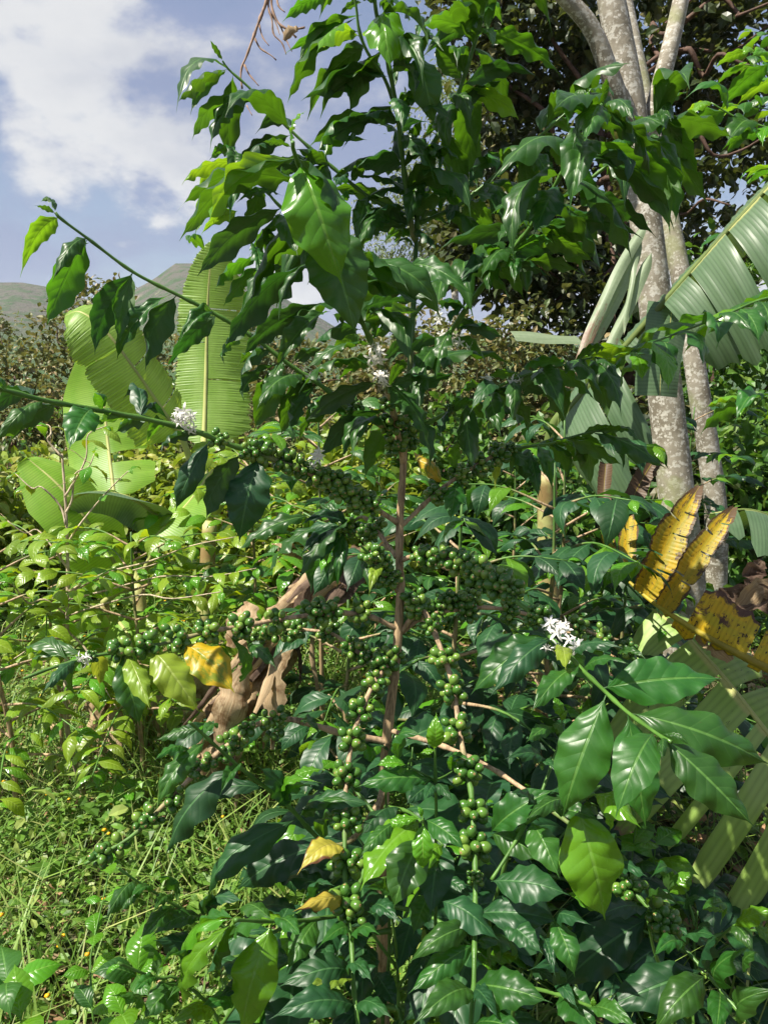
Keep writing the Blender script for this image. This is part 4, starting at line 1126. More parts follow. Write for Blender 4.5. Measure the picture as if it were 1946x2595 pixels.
# name: (points, d0, d1, r0, r1, woodiness from/to)
BR = {
    'lead': (P(1055, 610, 1046, 593, 1034, 506, 1019, 398, 1008, 297, 990, 192, 970, 100, 954, 36, 945, -40), 1.36, 1.18, .0050, .0030, (.45, -.2)),
    'second': (P(1055, 580, 1060, 540, 1081, 398, 1131, 311, 1168, 217, 1207, 94, 1229, 0, 1240, -70), 1.36, 1.24, .0046, .0028, (.3, -.2)),
    'near': (P(1022, 1173, 1000, 1060, 985, 999, 956, 905, 901, 778, 850, 640, 800, 520, 748, 392, 742, 360), 1.36, .84, .0050, .0024, (.7, -.2)),
    'b1': (P(1037, 564, 990, 530, 924, 492, 850, 430, 762, 354, 682, 275, 631, 221, 581, 177, 565, 155), 1.36, 1.30, .0036, .0018, (.2, -.2)),
    'b2': (P(995, 250, 972, 195, 932, 134, 911, 80, 903, 20, 895, -30), 1.27, 1.20, .0032, .0018, (.2, -.2)),
    'b5': (P(1040, 740, 900, 650, 780, 580, 700, 513, 653, 448, 624, 412, 595, 383), 1.36, 1.22, .0036, .0018, (.3, -.2)),
    'b6': (P(1027, 1120, 981, 1086, 883, 1035, 825, 985, 735, 925, 650, 860, 579, 815, 521, 782, 448, 746, 336, 688, 228, 608, 155, 554, 141, 538), 1.36, 1.12, .0045, .0020, (.6, -.3)),
    'b7': (P(1008, 1325, 959, 1293, 901, 1253, 811, 1210, 717, 1174, 627, 1141, 572, 1123, 500, 1094, 398, 1068, 268, 1042, 127, 1017, 0, 985, -80, 965), 1.36, .98, .0048, .0032, (1.1, -.5)),
    'b8': (P(1005, 1412, 956, 1347, 919, 1310, 880, 1330, 830, 1330, 770, 1300), 1.36, 1.52, .0042, .0020, (1.1, -.2)),
    'b9': (P(1008, 1499, 963, 1441, 935, 1405, 912, 1380), 1.36, 1.25, .0038, .0022, (1.1, .1)),
    'b10': (P(1006, 1593, 941, 1564, 854, 1553, 731, 1566, 630, 1584, 544, 1598, 471, 1616, 402, 1634, 323, 1649, 236, 1663, 140, 1690, 60, 1720), 1.36, 1.08, .0048, .0022, (1.2, .0)),
    'b11': (P(1004, 1690, 953, 1667, 913, 1656, 870, 1624, 837, 1605, 772, 1596, 700, 1598, 640, 1606), 1.36, 1.50, .0044, .0022, (1.2, .3)),
    'b12': (P(1004, 1660, 986, 1681, 960, 1714, 935, 1757, 906, 1830, 888, 1902, 877, 1992, 875, 2050, 874, 2122, 874, 2212, 882, 2313, 891, 2386, 896, 2501, 907, 2592, 915, 2700), 1.36, .92, .0046, .0026, (1.4, -.5)),
    'b13': (P(1020, 1600, 1040, 1570, 1072, 1548, 1101, 1605, 1127, 1671, 1148, 1739, 1159, 1812, 1170, 1884, 1185, 1974, 1193, 2000, 1200, 2103, 1204, 2197, 1204, 2320, 1202, 2411, 1200, 2501, 1193, 2592, 1185, 2690), 1.36, .88, .0048, .0028, (1.5, -.7)),
    'b14': (P(1014, 1420, 1054, 1409, 1108, 1412, 1174, 1430, 1217, 1456, 1268, 1495, 1318, 1532, 1347, 1553, 1380, 1586, 1393, 1612, 1440, 1659, 1473, 1695, 1530, 1750, 1588, 1804, 1672, 1865, 1700, 1880), 1.36, .80, .0046, .0020, (1.3, -.8)),
    'b15': (P(1020, 1600, 1080, 1560, 1145, 1546, 1203, 1539, 1271, 1543, 1336, 1557, 1409, 1575, 1502, 1605, 1560, 1640, 1640, 1690, 1720, 1740), 1.36, 1.42, .0044, .0020, (1.3, .2)),
    'b16': (P(1016, 1330, 1029, 1322, 1090, 1264, 1148, 1217, 1217, 1174, 1271, 1145, 1325, 1134, 1398, 1123, 1470, 1101, 1542, 1085), 1.36, 1.48, .0044, .0018, (1.4, -.4)),
    'b17': (P(1026, 1115, 1090, 1069, 1155, 1037, 1224, 999, 1289, 967, 1362, 941, 1452, 919, 1500, 905), 1.36, 1.22, .0042, .0018, (.2, -.2)),
    'b18': (P(1030, 960, 1105, 887, 1137, 847, 1202, 753, 1253, 688, 1318, 608, 1340, 580, 1400, 480, 1450, 390, 1500, 300, 1524, 265), 1.36, .96, .0050, .0022, (.3, -.2)),
    'b19': (P(1063, 566, 1117, 542, 1168, 517, 1262, 438, 1406, 311, 1486, 239, 1500, 222), 1.36, 1.28, .0036, .0017, (.1, -.2)),
    'b20': (P(1046, 800, 1120, 720, 1210, 655, 1300, 594, 1400, 520, 1520, 434, 1621, 344, 1664, 300, 1680, 280), 1.36, 1.12, .0040, .0018, (.2, -.2)),
    'b21': (P(985, 1880, 930, 1870, 866, 1859, 808, 1841, 729, 1822, 659, 1833, 598, 1873, 544, 1916, 489, 1967, 453, 2003, 400, 2056, 340, 2115, 270, 2160, 215, 2190), 1.36, 1.20, .0062, .0026, (1.6, .2)),
    'b22': (P(985, 1850, 1120, 1890, 1250, 1950, 1380, 2040, 1480, 2120, 1559, 2208, 1657, 2317, 1708, 2375, 1784, 2461, 1888, 2585, 1960, 2680), 1.36, .90, .0046, .0022, (1.2, -.4)),
    'b23': (P(975, 1960, 930, 2180, 880, 2300, 809, 2328, 694, 2335, 596, 2331), 1.36, .98, .0044, .0022, (.8, -.3)),
    'b24': (P(978, 2000, 900, 2120, 824, 2136, 724, 2036, 609, 1945, 497, 1844, 480, 1830), 1.36, 1.06, .0046, .0022, (.8, -.3)),
    'b26': (P(975, 2100, 700, 2360, 524, 2328, 448, 2295, 350, 2234, 300, 2200), 1.36, 1.12, .0042, .0016, (.5, -.2)),
}
# leaves: crop, base x y, tip x y, facing (>0 upper side turned to the path, <0 its underside), width, kind
LV = {
    'b1': '''A 490 490 150 720 -.3 .44 n;A 500 500 225 800 -.1 .30 n;A 460 430 365 280 0 .24 y;A 710 700 240 985 -.3 .40 n;A 715 690 390 930 -.3 .44 n;A 945 880 690 925 -.4 .62 d;A 920 965 540 1190 -.3 .46 d
        A 1180 1150 740 1225 -.3 .42 d;A 1150 1140 800 1280 -.2 .4 d;A 1490 985 1180 1185 -.3 .44 n;A 1340 1290 1250 1320 .2 .5 d;B 0 1390 -90 1560 .2 .5 n;A 1350 1290 1480 1160 -.4 .4 n;B 340 1380 -210 1330 -.4 .34 n;A 1210 1170 960 1050 -.3 .4 d''',
    'b2': '''A 1180 -10 870 160 -.4 .40 n;A 1240 -10 1130 135 .1 .45 n;A 1500 10 1265 125 -.3 .36 y;A 1480 110 975 460 -.3 .34 n;A 1400 220 890 365 -.4 .38 n;A 1400 250 1115 370 -.3 .42 y;A 1440 320 1265 410 -.3 .5 d;A 1600 490 1000 710 -.4 .40 d
        A 1590 480 1335 600 -.3 .4 n;B 390 150 170 20 -.3 .5 d;A 1660 130 1560 20 -.3 .5 d;A 1290 0 1480 -90 -.3 .4 n''',
    'lead': '''A 1660 790 1125 1035 -.4 .36 d;A 1440 830 1130 1085 -.4 .34 n;A 1340 690 1270 625 0 .3 y;B 345 1150 0 1165 -.5 .58 d;B 340 1180 110 1230 -.3 .5 n;B 210 120 250 500 .7 .80 y;B 430 400 560 905 .6 .50 n;B 240 480 420 680 .2 .36 d
        B 460 840 350 1060 -.2 .44 n;B 350 1160 515 850 -.3 .36 d;B 370 1370 580 1110 -.4 .50 d;B 410 1560 590 1280 -.4 .38 d;B 370 1480 140 1500 -.4 .5 d;B 380 1600 70 1665 -.3 .40 d;B 390 1590 30 1570 -.4 .3 d;B 360 1390 170 1300 -.3 .4 d
        B 300 840 420 660 -.3 .5 n;B 270 700 330 940 -.3 .4 n;B 330 1060 160 880 -.3 .4 n;B 345 1180 470 1080 -.3 .45 d;B 390 1620 260 1720 -.2 .5 n;B 400 1640 560 1760 -.2 .4 d;E 1420 210 1190 290 -.3 .45 d;E 1450 300 1290 330 -.3 .4 n;E 1500 420 1370 330 .3 .4 y
        B 320 860 60 830 -.4 .36 d;B 280 640 440 560 -.3 .4 n;B 130 30 30 -60 -.3 .5 n''',
    'second': '''B 490 220 420 300 .3 .6 y;B 840 235 430 300 -.3 .40 n;B 820 200 470 400 -.4 .42 d;B 730 550 560 285 -.5 .60 d;B 900 10 650 150 -.3 .44 y;B 740 0 705 110 .3 .35 y;B 890 240 1450 530 -.1 .36 n;B 880 265 965 350 .1 .4 n;B 905 90 1035 180 -.2 .4 n
        B 770 600 1315 560 -.3 .34 d;B 760 630 1160 830 -.3 .50 y;B 720 780 1050 560 -.3 .28 d;B 630 700 820 915 .4 .42 n;B 760 710 790 855 -.2 .4 n;B 500 860 610 1005 -.3 .6 d;B 480 1250 750 1535 -.2 .44 n;B 460 1560 665 1600 -.4 .55 d;B 500 1190 590 1240 -.2 .5 n
        B 880 130 800 240 -.2 .5 n;B 640 860 480 960 -.3 .5 d;B 550 1060 700 1400 -.2 .4 n;B 900 30 1010 -60 -.2 .4 n''',
    'near': '''A 1010 1145 1297 2019 .62 .56 y;A 950 1115 345 1570 .15 .36 y;A 960 1040 1035 770 0 .40 y;A 945 1040 735 1000 .2 .2 y;A 870 1370 550 1430 .25 .3 y;E 890 150 1120 990 .60 .56 n;E 620 65 5 565 -.3 .40 d;E 590 130 705 430 .55 .66 n;E 1110 420 1720 860 .45 .46 n;E 1480 470 1960 715 .5 .42 n
        E 740 470 190 1075 .05 .38 d;E 870 740 310 1145 -.3 .40 d;E 930 800 540 1225 .45 .34 n;E 1100 940 815 1045 -.3 .40 d;E 1080 1010 885 1170 -.3 .4 n;E 1180 790 1560 740 -.2 .42 d;E 1230 1140 970 1295 .2 .42 n;E 1560 800 1235 1010 .1 .44 n;E 1240 1300 755 1585 -.3 .36 d
        E 1500 1010 1335 1190 -.2 .4 d;E 1310 1500 850 1840 -.3 .40 d;E 1300 1180 1560 1010 -.3 .3 d;E 1330 1330 1659 1270 -.3 .36 d;E 1360 1340 1480 1180 -.2 .4 n;E 1400 1640 1180 1700 .2 .4 n;E 1130 900 950 830 -.3 .45 d;E 1210 1000 1500 850 .2 .32 n;E 1350 1480 1560 1560 .1 .4 n;E 940 740 1130 720 -.2 .45 d''',
    'b5': '''A 545 1060 362 1115 -.3 .52 n;A 540 1100 262 1418 -.2 .38 y;A 600 1150 168 1300 .1 .28 y;A 500 1200 258 1659 -.2 .30 y;A 560 1480 300 1640 -.2 .40 y;A 640 1180 500 1560 .4 .46 n;E 440 410 130 660 -.2 .42 n;E 560 450 190 775 -.2 .36 n;E 380 340 440 560 -.2 .4 n;E 520 330 470 420 -.2 .4 d;E 620 480 520 780 -.3 .42 d
        E 60 380 -60 330 -.2 .3 n;A 660 1190 790 1020 -.3 .5 d;E 560 300 360 420 -.2 .5 n''',
    'b6': '''D 625 290 330 910 -.25 .46 n;D 610 290 370 595 .35 .40 n;D 420 150 142 562 -.1 .40 y;D 390 120 235 60 .2 .26 y;D 385 105 280 40 .2 .2 y;D 640 320 470 495 -.2 .34 y;D 930 530 665 1115 -.2 .46 d;D 920 540 840 1045 -.2 .28 n;D 1240 690 1020 1220 -.25 .46 d;D 1190 700 815 1145 .35 .32 n
        D 1520 820 1155 1215 -.1 .36 d;D 1510 790 1245 1045 .3 .34 n;E 560 1200 325 1435 -.2 .40 d;E 530 1050 305 1275 -.2 .40 d;E 830 1310 690 1665 -.3 .44 d;E 800 1305 575 1480 .2 .5 d;E 640 1180 880 1060 -.3 .4 d;E 380 950 200 1180 -.2 .3 n;E 990 1420 800 1560 -.2 .4 n;E 1100 1480 900 1400 -.2 .4 d''',
    'b7': '''D 655 1480 485 1765 .65 .80 n;D 240 1430 -60 1545 -.2 .36 d;D 315 1445 -30 1720 .45 .40 n;D 400 1470 60 1720 -.3 .4 d;D 730 1500 690 1385 0 .6 n;D 980 1550 870 1400 -.2 .5 d;D 990 1530 1190 1565 .1 .4 d;D 930 1560 640 1655 -.2 .34 n;D 1050 1590 800 1665 .0 .34 d;D 1160 1590 1020 1740 .2 .5 n
        G 435 450 295 1045 .68 .52 d;G 290 460 70 885 -.1 .46 d;G 70 370 -160 820 .45 .42 d;G 20 300 -250 420 -.2 .4 d;D 20 1350 -120 1480 .3 .4 n;G 350 400 560 330 -.1 .4 n''',
    'b8': '''G 1010 930 670 1040 -.2 .30 d;G 1000 940 720 1140 -.2 .28 d;G 1010 980 850 1200 -.2 .3 d;G 1060 1040 915 1370 .1 .26 n;G 980 900 750 880 .1 .3 n;G 1040 1030 980 1370 0 .26 n;G 1010 890 840 790 .1 .3 n;G 1180 1150 1215 1410 .1 .4 n;G 1060 900 700 930 .0 .3 d''',
    'b9': '''G 1280 1240 1200 1420 0 .3 l''',
    'b10': '''I 310 620 435 1090 .6 .44 n;I 350 600 500 965 -.1 .40 l;I 510 570 842 978 .6 .52 l;I 740 535 1095 855 .6 .58 a;I 1050 480 1115 785 .1 .42 n;I 1170 500 1395 695 .1 .36 n;I 130 600 -20 890 -.1 .36 n;I 140 620 150 815 -.1 .44 l;I 60 600 -330 700 .1 .30 n;I -60 640 -360 600 .1 .30 n;I 0 620 -260 860 .1 .3 d''',
    'b14': '''K 330 530 -10 860 .35 .40 n;K 370 540 695 500 .35 .36 n;K 500 680 1335 612 .72 .42 n;K 500 735 222 1575 .62 .44 n;K 690 850 1665 1215 .72 .36 n;K 668 870 800 1655 .55 .42 n;K 855 1000 585 1592 .72 .48 n;K 930 1040 1555 1645 .65 .38 n;K 900 1010 1120 1085 0 .12 y;K 920 1030 915 1180 0 .2 y
        K 120 330 -430 715 .55 .46 n;K 130 340 -290 740 .6 .36 d;K 270 430 650 400 .3 .36 d;K 200 400 240 560 .3 .4 l''',
    'b15': '''K 560 500 820 480 .2 .4 d;K 700 560 960 690 .2 .4 d;K 1000 760 1160 810 0 .3 n''',
    'b16': '''H 930 400 1010 740 .3 .30 n;H 1010 370 1110 690 .3 .26 n;H 880 390 800 560 .1 .4 n;H 730 480 700 670 .1 .4 l;H 1100 340 1480 500 .0 .30 n;H 1200 310 1620 520 -.1 .3 n;H 1100 330 1250 470 0 .34 n;H 1400 280 1659 260 -.1 .3 n;H 1310 280 1540 220 .1 .4 y;H 1000 360 1220 380 0 .3 n;H 470 650 390 890 .4 .54 n;H 380 480 430 330 .3 .5 n
        H 320 600 120 400 .2 .3 a''',
    'b17': '''F 740 1400 525 1515 .25 .56 d;F 620 1310 445 1440 -.1 .5 n;F 640 1390 1120 1375 -.3 .24 d;F 1230 1150 885 1225 .0 .36 n;F 1060 1220 1395 1430 -.1 .38 n;F 740 1370 820 1490 .2 .5 n;F 900 1260 640 1270 .1 .26 n;F 1240 1160 1480 1070 .1 .3 n;F 430 1500 330 1680 .2 .5 d;F 500 1460 640 1580 .2 .4 n;F 1010 1230 830 1440 .0 .3 y;H 160 240 300 480 .2 .4 n;F 380 1520 560 1420 .2 .4 n''',
    'b18': '''F 870 240 285 365 -.35 .34 d;F 595 280 550 435 .0 .5 n;F 615 460 435 625 .6 .62 d;F 700 500 470 645 -.2 .4 d;F 800 490 1545 462 -.25 .24 d;F 830 400 1110 330 -.2 .34 n;F 950 290 1405 470 -.2 .40 n;F 800 500 1075 570 -.2 .36 d;F 850 520 835 635 .1 .5 n;F 450 770 380 880 -.1 .6 d;F 560 690 465 810 -.1 .6 d;F 480 950 770 992 -.1 .34 d
        F 350 1020 635 1175 -.2 .44 n;F 330 990 -10 1135 -.3 .40 d;F 420 1170 85 1235 .3 .38 d;F 440 1230 10 1440 -.3 .30 d;F 730 430 620 340 .2 .6 n;C 505 760 375 1005 .7 .80 n;C 510 740 530 545 0 .36 y;C 540 790 815 1285 .25 .26 n;C 425 1000 265 1485 .68 .58 n;C 440 1010 975 1645 -.45 .40 n;C 560 720 725 875 .3 .44 n
        C 240 1330 15 1655 .68 .66 d;C 350 1390 885 1665 -.35 .36 d;C 100 1640 780 1680 -.3 .28 d;C 420 1130 670 1300 -.2 .5 d;C 480 880 590 1000 -.2 .5 n;C 300 1280 500 1440 -.3 .4 d;C 120 1560 -260 1620 -.3 .34 d;F 420 900 650 1010 -.2 .4 d;F 500 800 300 740 -.2 .45 d;C 470 860 250 880 -.3 .4 n''',
    'b19': '''C 410 660 305 565 .0 .44 y;C 400 670 500 720 -.1 .44 n;B 775 1390 1105 1060 -.45 .30 d;B 1020 1205 1545 975 -.4 .32 d;B 1300 930 1560 800 -.3 .36 n;B 1350 880 1540 990 -.2 .4 n;B 480 1550 420 1360 -.3 .4 d;B 1210 1080 1400 1260 -.2 .5 d;B 700 1440 660 1590 -.2 .4 d;B 980 1230 860 1180 -.2 .4 n;C 380 690 350 760 -.2 .5 n;B 600 1500 800 1400 -.2 .3 n''',
    'b20': '''C 880 800 945 585 .1 .60 n;C 915 795 1112 640 .1 .34 y;C 920 855 1175 1255 -.3 .42 n;C 870 870 800 955 -.2 .44 y;C 980 900 890 1000 .3 .7 n;C 780 1000 1075 1250 .5 .46 n;C 800 1020 1000 1565 -.35 .40 n;C 690 870 590 1010 -.2 .3 y;C 770 850 720 815 .1 .5 y;C 640 1090 480 1200 -.1 .4 d;C 700 1060 610 1250 -.2 .4 n;F 640 400 560 300 -.2 .4 n''',
    'b12': '''L 1480 1085 1250 1135 .3 .44 n;L 1500 1085 1700 1040 .3 .42 n;L 1495 1300 975 1405 .6 .44 d;L 1505 1520 920 1625 .6 .40 d;L 1500 1370 1140 1460 .3 .30 l;L 1520 1520 1800 1640 .4 .4 d;L 1440 430 1115 610 .3 .56 b;L 1420 830 1075 880 .5 .34 b;L 1470 1310 1659 1400 .3 .4 d''',
    'b13': '''M 850 890 1455 952 .68 .40 d;M 810 955 358 1245 .62 .34 n;M 825 1105 368 1455 .62 .34 n;M 860 1085 1010 1245 .2 .5 n;M 865 1080 1130 1235 .2 .4 n;M 832 1385 1385 1515 .72 .50 n;M 815 1430 380 1690 .65 .44 n;M 830 1420 1010 1640 .4 .5 d;M 600 800 1010 1075 .3 .5 d;M 840 1660 1250 1760 .4 .4 n''',
    'b21': '''I 1560 1080 1700 1150 .2 .4 n;crop5 0 0 0 0''',
    'b22': '''N 1045 1155 838 1212 .3 .40 n;N 1260 1290 1310 1050 .5 .74 d;N 1340 1412 1545 1105 .5 .40 n;N 1480 1300 1600 1150 .4 .6 y;N 1510 1612 1740 1400 .7 .64 n;N 1300 1445 1290 1740 .6 .56 n;N 1205 1330 840 1730 .72 .46 n;N 1200 1300 490 1560 .66 .42 d;N 800 955 180 1415 .68 .44 d;N 500 560 560 420 .3 .4 d;N 560 580 820 640 .3 .4 d;N 800 850 1060 830 .4 .3 n;N 840 900 430 930 .2 .2 d;N 1060 1130 1300 1060 .3 .3 d''',
    'b23': '''L 650 930 288 1252 -.1 .40 y;L 660 975 365 1560 -.2 .28 y;L 950 955 735 1740 .60 .42 y;L 1255 935 1040 1300 .62 .46 n;L 880 960 640 1085 .2 .5 n;L 960 950 1150 1060 .3 .5 n;L 700 920 430 1180 .2 .36 n;L 940 920 720 880 .2 .4 n;L 1270 900 1400 700 .3 .4 d;L 700 1000 560 1330 -.1 .26 n''',
    'b24': '''I 830 1100 535 1187 -.1 .36 y;I 900 1190 550 1665 -.15 .30 n;I 1120 1370 615 1999 .35 .34 d;I 1130 1380 990 1560 -.2 .4 n;L 920 20 370 215 .2 .26 d;L 1090 240 495 805 .35 .30 d;L 1290 425 690 722 .55 .44 d;I 1500 1610 1250 1365 .55 .62 d;I 1440 1600 1659 1490 .4 .4 n;I 880 1150 960 1090 .2 .5 n;I 780 1240 520 1330 .3 .36 n;L 1150 180 1500 90 .4 .3 n;L 1150 190 1659 130 .4 .24 d;L 1000 120 1290 -30 .4 .3 y;L 1300 380 1420 250 .4 .5 n''',
    'b26': '''L 480 915 90 1052 .35 .40 n;L 270 830 0 1085 .3 .40 y;L 460 1190 105 1075 .5 .52 d;L 280 800 130 640 .1 .4 n;L 30 680 -120 880 -.1 .4 y;L 0 650 -230 930 -.1 .36 y;L 100 720 -60 790 .2 .3 n;L 490 900 500 760 .3 .6 d;L 560 900 750 800 .4 .5 d;L 240 820 100 900 .3 .36 n''',
}
# berry clusters: crop x y count radius scale (1 = full grown)
CL = {
    'b7': 'G 150 300 9 .70;G 350 400 6 .7;G 430 390 8 1;G 480 430 4 1;G 600 440 7 1;G 690 470 8 1.05;G 780 540 6 .95;G 860 580 10 1;G 930 570 8 .95;G 1010 620 12 1;G 1060 690 9 1;G 980 690 8 .95;G 1170 740 11 1;G 1230 770 8 .9;G 1110 790 10 .95',
    'b8': 'G 1250 920 10 .95;G 1180 960 10 .9;G 1090 960 12 .85;G 1040 940 8 .8;G 1150 1030 10 .85',
    'b9': 'G 1230 1100 12 .92;G 1300 1170 9 .95;G 1290 1280 9 .9;G 1360 1270 8 .95',
    'b10': 'J 590 280 15 1.05;J 370 265 13 1.05;J 260 280 13 1;I 1390 340 15 1.05;I 1140 360 9 1;I 1120 420 7 .95;I 890 430 12 1;I 680 450 10 1.05;I 700 520 5 .9;I 460 500 11 1.05;I 275 540 12 1.02;I 100 590 8 .45',
    'b11': 'J 650 590 14 .98;J 545 530 10 .98;J 350 410 13 .98;J 150 410 12 .95;I 1290 420 10 .95;J 30 430 8 .95;I 1210 440 7 .9',
    'b12': 'J 800 590 13 1.05;J 720 640 14 1.05;J 690 770 15 1.08;J 600 980 13 1.08;J 540 1190 10 1.05;J 500 1430 14 1.1;L 1460 240 15 1.04;L 1460 520 14 1.1;L 1460 800 14 1.1;L 1540 930 3 .9;L 1490 950 4 .6',
    'b13': 'J 950 160 16 1.0;J 1000 240 14 1.0;J 1100 370 15 1.02;J 1180 600 15 1.06;J 1240 830 15 1.08;J 1270 1090 16 1.12;J 1340 1390 16 1.1;M 820 160 15 1.08;M 830 410 9 1.1;M 840 650 15 .52',
    'b14': 'H 200 1110 12 1.0;H 230 1170 8 1.0;H 350 1130 12 1.02;H 450 1170 13 1.05;H 540 1170 9 1.02;H 580 1260 10 1.05;H 650 1240 11 1.05;H 700 1310 12 1.05;H 760 1320 13 1.08;H 820 1320 5 1.05;H 850 1390 10 .55;H 1000 1530 14 .72;H 960 1580 9 .65;H 1050 1510 6 .7',
    'b15': 'H 120 1440 12 1.0;H 290 1470 12 .95;H 350 1410 10 .9;H 470 1430 10 .95;H 510 1540 11 1.0;H 430 1350 9 .85;H 560 1330 8 .85;H 800 1500 13 .85;H 790 1560 6 .95;K 330 240 10 .98;K 500 300 9 .98;K 700 390 8 .9;K 1050 700 7 .9;K 1160 780 8 .45',
    'b16': 'H 290 690 13 .98;H 450 550 12 .98;H 470 600 7 .95;H 590 490 16 .98;H 640 520 6 .9;H 720 430 13 .95;H 810 375 12 .55',
    'b17': 'H 60 190 9 .9;H 100 330 8 .95;H 20 340 6 .9;H 130 80 7 .7;G 1450 300 5 1.0;H 400 100 5 .6',
    'near': 'G 1370 200 8 .9;G 1330 60 7 .8;G 1370 380 8 .95;G 1400 330 5 .9',
    'b6': 'E 1110 1460 9 .75;E 1340 1600 9 .9',
    'b21': 'I 1390 990 6 .95;I 1330 1000 4 .95;I 1280 1030 4 .95;I 1170 1070 6 1;I 1150 1150 7 .9;I 1120 1260 6 .7;I 1040 1190 8 .95;I 860 1320 4 1;I 810 1390 7 1;I 940 1350 5 .95;I 840 1430 5 .95;I 680 1560 6 .95;L 240 90 7 1;L 60 190 8 1.02;L 110 250 6 1;L 20 230 5 1;L -150 420 6 1;L -220 440 7 1.02;L -280 500 6 1;I 1390 1130 6 .9;I 1350 1170 5 .85;I 1150 1440 5 .85',
    'b22': 'N 690 700 10 1.0;N 660 780 6 .95;N 930 900 9 1.0;N 930 980 10 .98;N 1240 1300 4 .35',
}
FL = {  # flower spots: crop x y count size wilted
    'b14': 'K 130 260 4 .020 0;K 200 250 4 .020 0;K 240 280 4 .020 0;K 190 380 3 .019 0;K 280 350 3 .020 0',
    'b7': 'D 1250 1530 6 .019 0;D 1300 1560 7 .019 0;D 1350 1580 4 .018 0;G 850 420 5 .018 0;G 830 480 4 .018 0',
    'near': 'E 1220 1090 3 .021 0;E 1310 1100 3 .022 0;E 1250 1250 4 .021 0;E 1310 1260 3 .020 0;E 1260 1350 3 .018 1',
    'b6': 'E 600 1200 5 .020 1;E 670 1220 5 .020 1;E 720 1150 4 .018 1;E 860 1250 4 .017 0',
    'b17': 'F 650 1320 3 .019 0;F 850 1280 3 .019 0;F 880 1310 2 .017 1',
    'b18': 'F 450 1010 4 .020 0;F 320 810 4 .018 0;F 370 1000 2 .016 0',
    'b10': 'I 20 590 4 .016 0',
}

hero_base = on_ground(972, TR_D); hero_base.z = gz(hero_base.x, hero_base.y)
HERO = thing('fruiting_coffee_tree', 'tall coffee tree laden with clusters of green berries on long drooping branches', 'coffee tree', hero_base)
tpath = catmull([hero_base - UP * .04] + [W(x, y, TR_D) for x, y in P(968, 2250, 972, 2050, 978, 1900, 989, 1794, 1000, 1700, 1007, 1631, 1015, 1486, 1012, 1430, 1013, 1325, 1021, 1199, 1028, 1047, 1043, 862, 1054, 627, 1055, 540, 1056, 470)], 6)
tube('trunk', resample(tpath, .012), 0.0152, 0.0035, BARK, HERO, 10, wood=(2.7, .0), knots=.14, kspace=.085, lump=.10, rpow=.9)
hrng = random.Random(101)
BOBJ, BPATH, BPX = {}, {}, {}
for k, (pts, d0, d1, r0, r1, wd_) in BR.items():
    path = resample(path_px(pts, d0, d1, 8), .008)
    BPATH[k] = path
    BOBJ[k] = tube('branch', path, r0, r1, TWIG, HERO, 8, wood=wd_, knots=.35, kspace=.055, lump=.06)


def to_px(p):
    v = p - EYEV; d = v.dot(FWD)
    return (v.dot(RGT) / d / KV * FH + FW / 2, FH / 2 - v.dot(UPC) / d / KV * FH, d)


for k, p in BPATH.items(): BPX[k] = [to_px(q) for q in p]


def near_branch(k, x, y):
    best = min(range(len(BPX[k])), key=lambda i: (BPX[k][i][0] - x) ** 2 + (BPX[k][i][1] - y) ** 2)
    return best


LEAF_L = 0.135
for k, txt in LV.items():
    for row in txt.replace('\n', ';').split(';'):
        q = row.split()
        if not q or q[0] not in CROP: continue
        c = q[0]; n_ = [float(a) for a in q[1:7]]; cls = q[7]
        bx, by = cr(c, n_[0], n_[1]); tx, ty = cr(c, n_[2], n_[3])
        i = near_branch(k, bx, by); d = BPX[k][i][2]
        gap = math.dist(BPX[k][i][:2], (bx, by))
        base = W(bx, by, d)
        if gap < 45: base = base.lerp(BPATH[k][i], 0.6)
        la = (W(tx, ty, d) - base).length
        f = n_[4]
        dz = 0.0
        want = LEAF_L * hrng.uniform(.9, 1.15) * (0.45 if (cls == 'y' and la < .07) else 1.0)
        if la < want:
            sg = -1 if (f > 0.25 or hrng.random() < .55) else 1
            dz = sg * math.sqrt(want * want - la * la) * 0.62
        tip = W(tx, ty, d + dz)
        face = turn(base, f)
        wf = n_[5] * la / max((tip - base).length, 1e-4) * ((0.76 if n_[5] < .5 else .88) if by < 1150 else 0.92)
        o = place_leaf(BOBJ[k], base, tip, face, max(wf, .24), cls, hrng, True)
        if cls == 'a': o['label'] = 'yellow blotched leaf hanging below the berries'
        if cls == 'b': o['label'] = 'yellowing leaf with brown edge'

EXTRA = []
for k, pr, st in (('lead', .9, .05), ('second', .85, .1), ('b5', .8, .05), ('near', .6, .2), ('b19', .8, .05), ('b20', .85, .1), ('b18', .7, .05), ('b17', .8, .25), ('b1', .3, .05), ('b2', .5, .1), ('b8', .7, .4), ('b16', .6, .4), ('b6', .8, .05)):
    n0 = len(bpy.data.objects)
    before = set(BOBJ[k].children)
    auto_leaves(BOBJ[k], BPATH[k] if k != 'b6' else BPATH[k][:len(BPATH[k]) * 45 // 100], .044, .15, hrng, 'n', .85, st, .29, True, .0, pr)
    EXTRA += [c for c in BOBJ[k].children if c not in before]
own = sorted((c for b_ in BOBJ.values() for c in b_.children if c.name.startswith('leaf') and c not in EXTRA), key=lambda c: -c.matrix_basis.to_scale().y / (c.matrix_basis.translation - EYEV).length)
EXTRA += [c for c in own[290:] if c.data.materials[0] in (LEAF['n'], LEAF['d'], LEAF['y'])]
EV, EF, EU = [], [], []; ev = 0
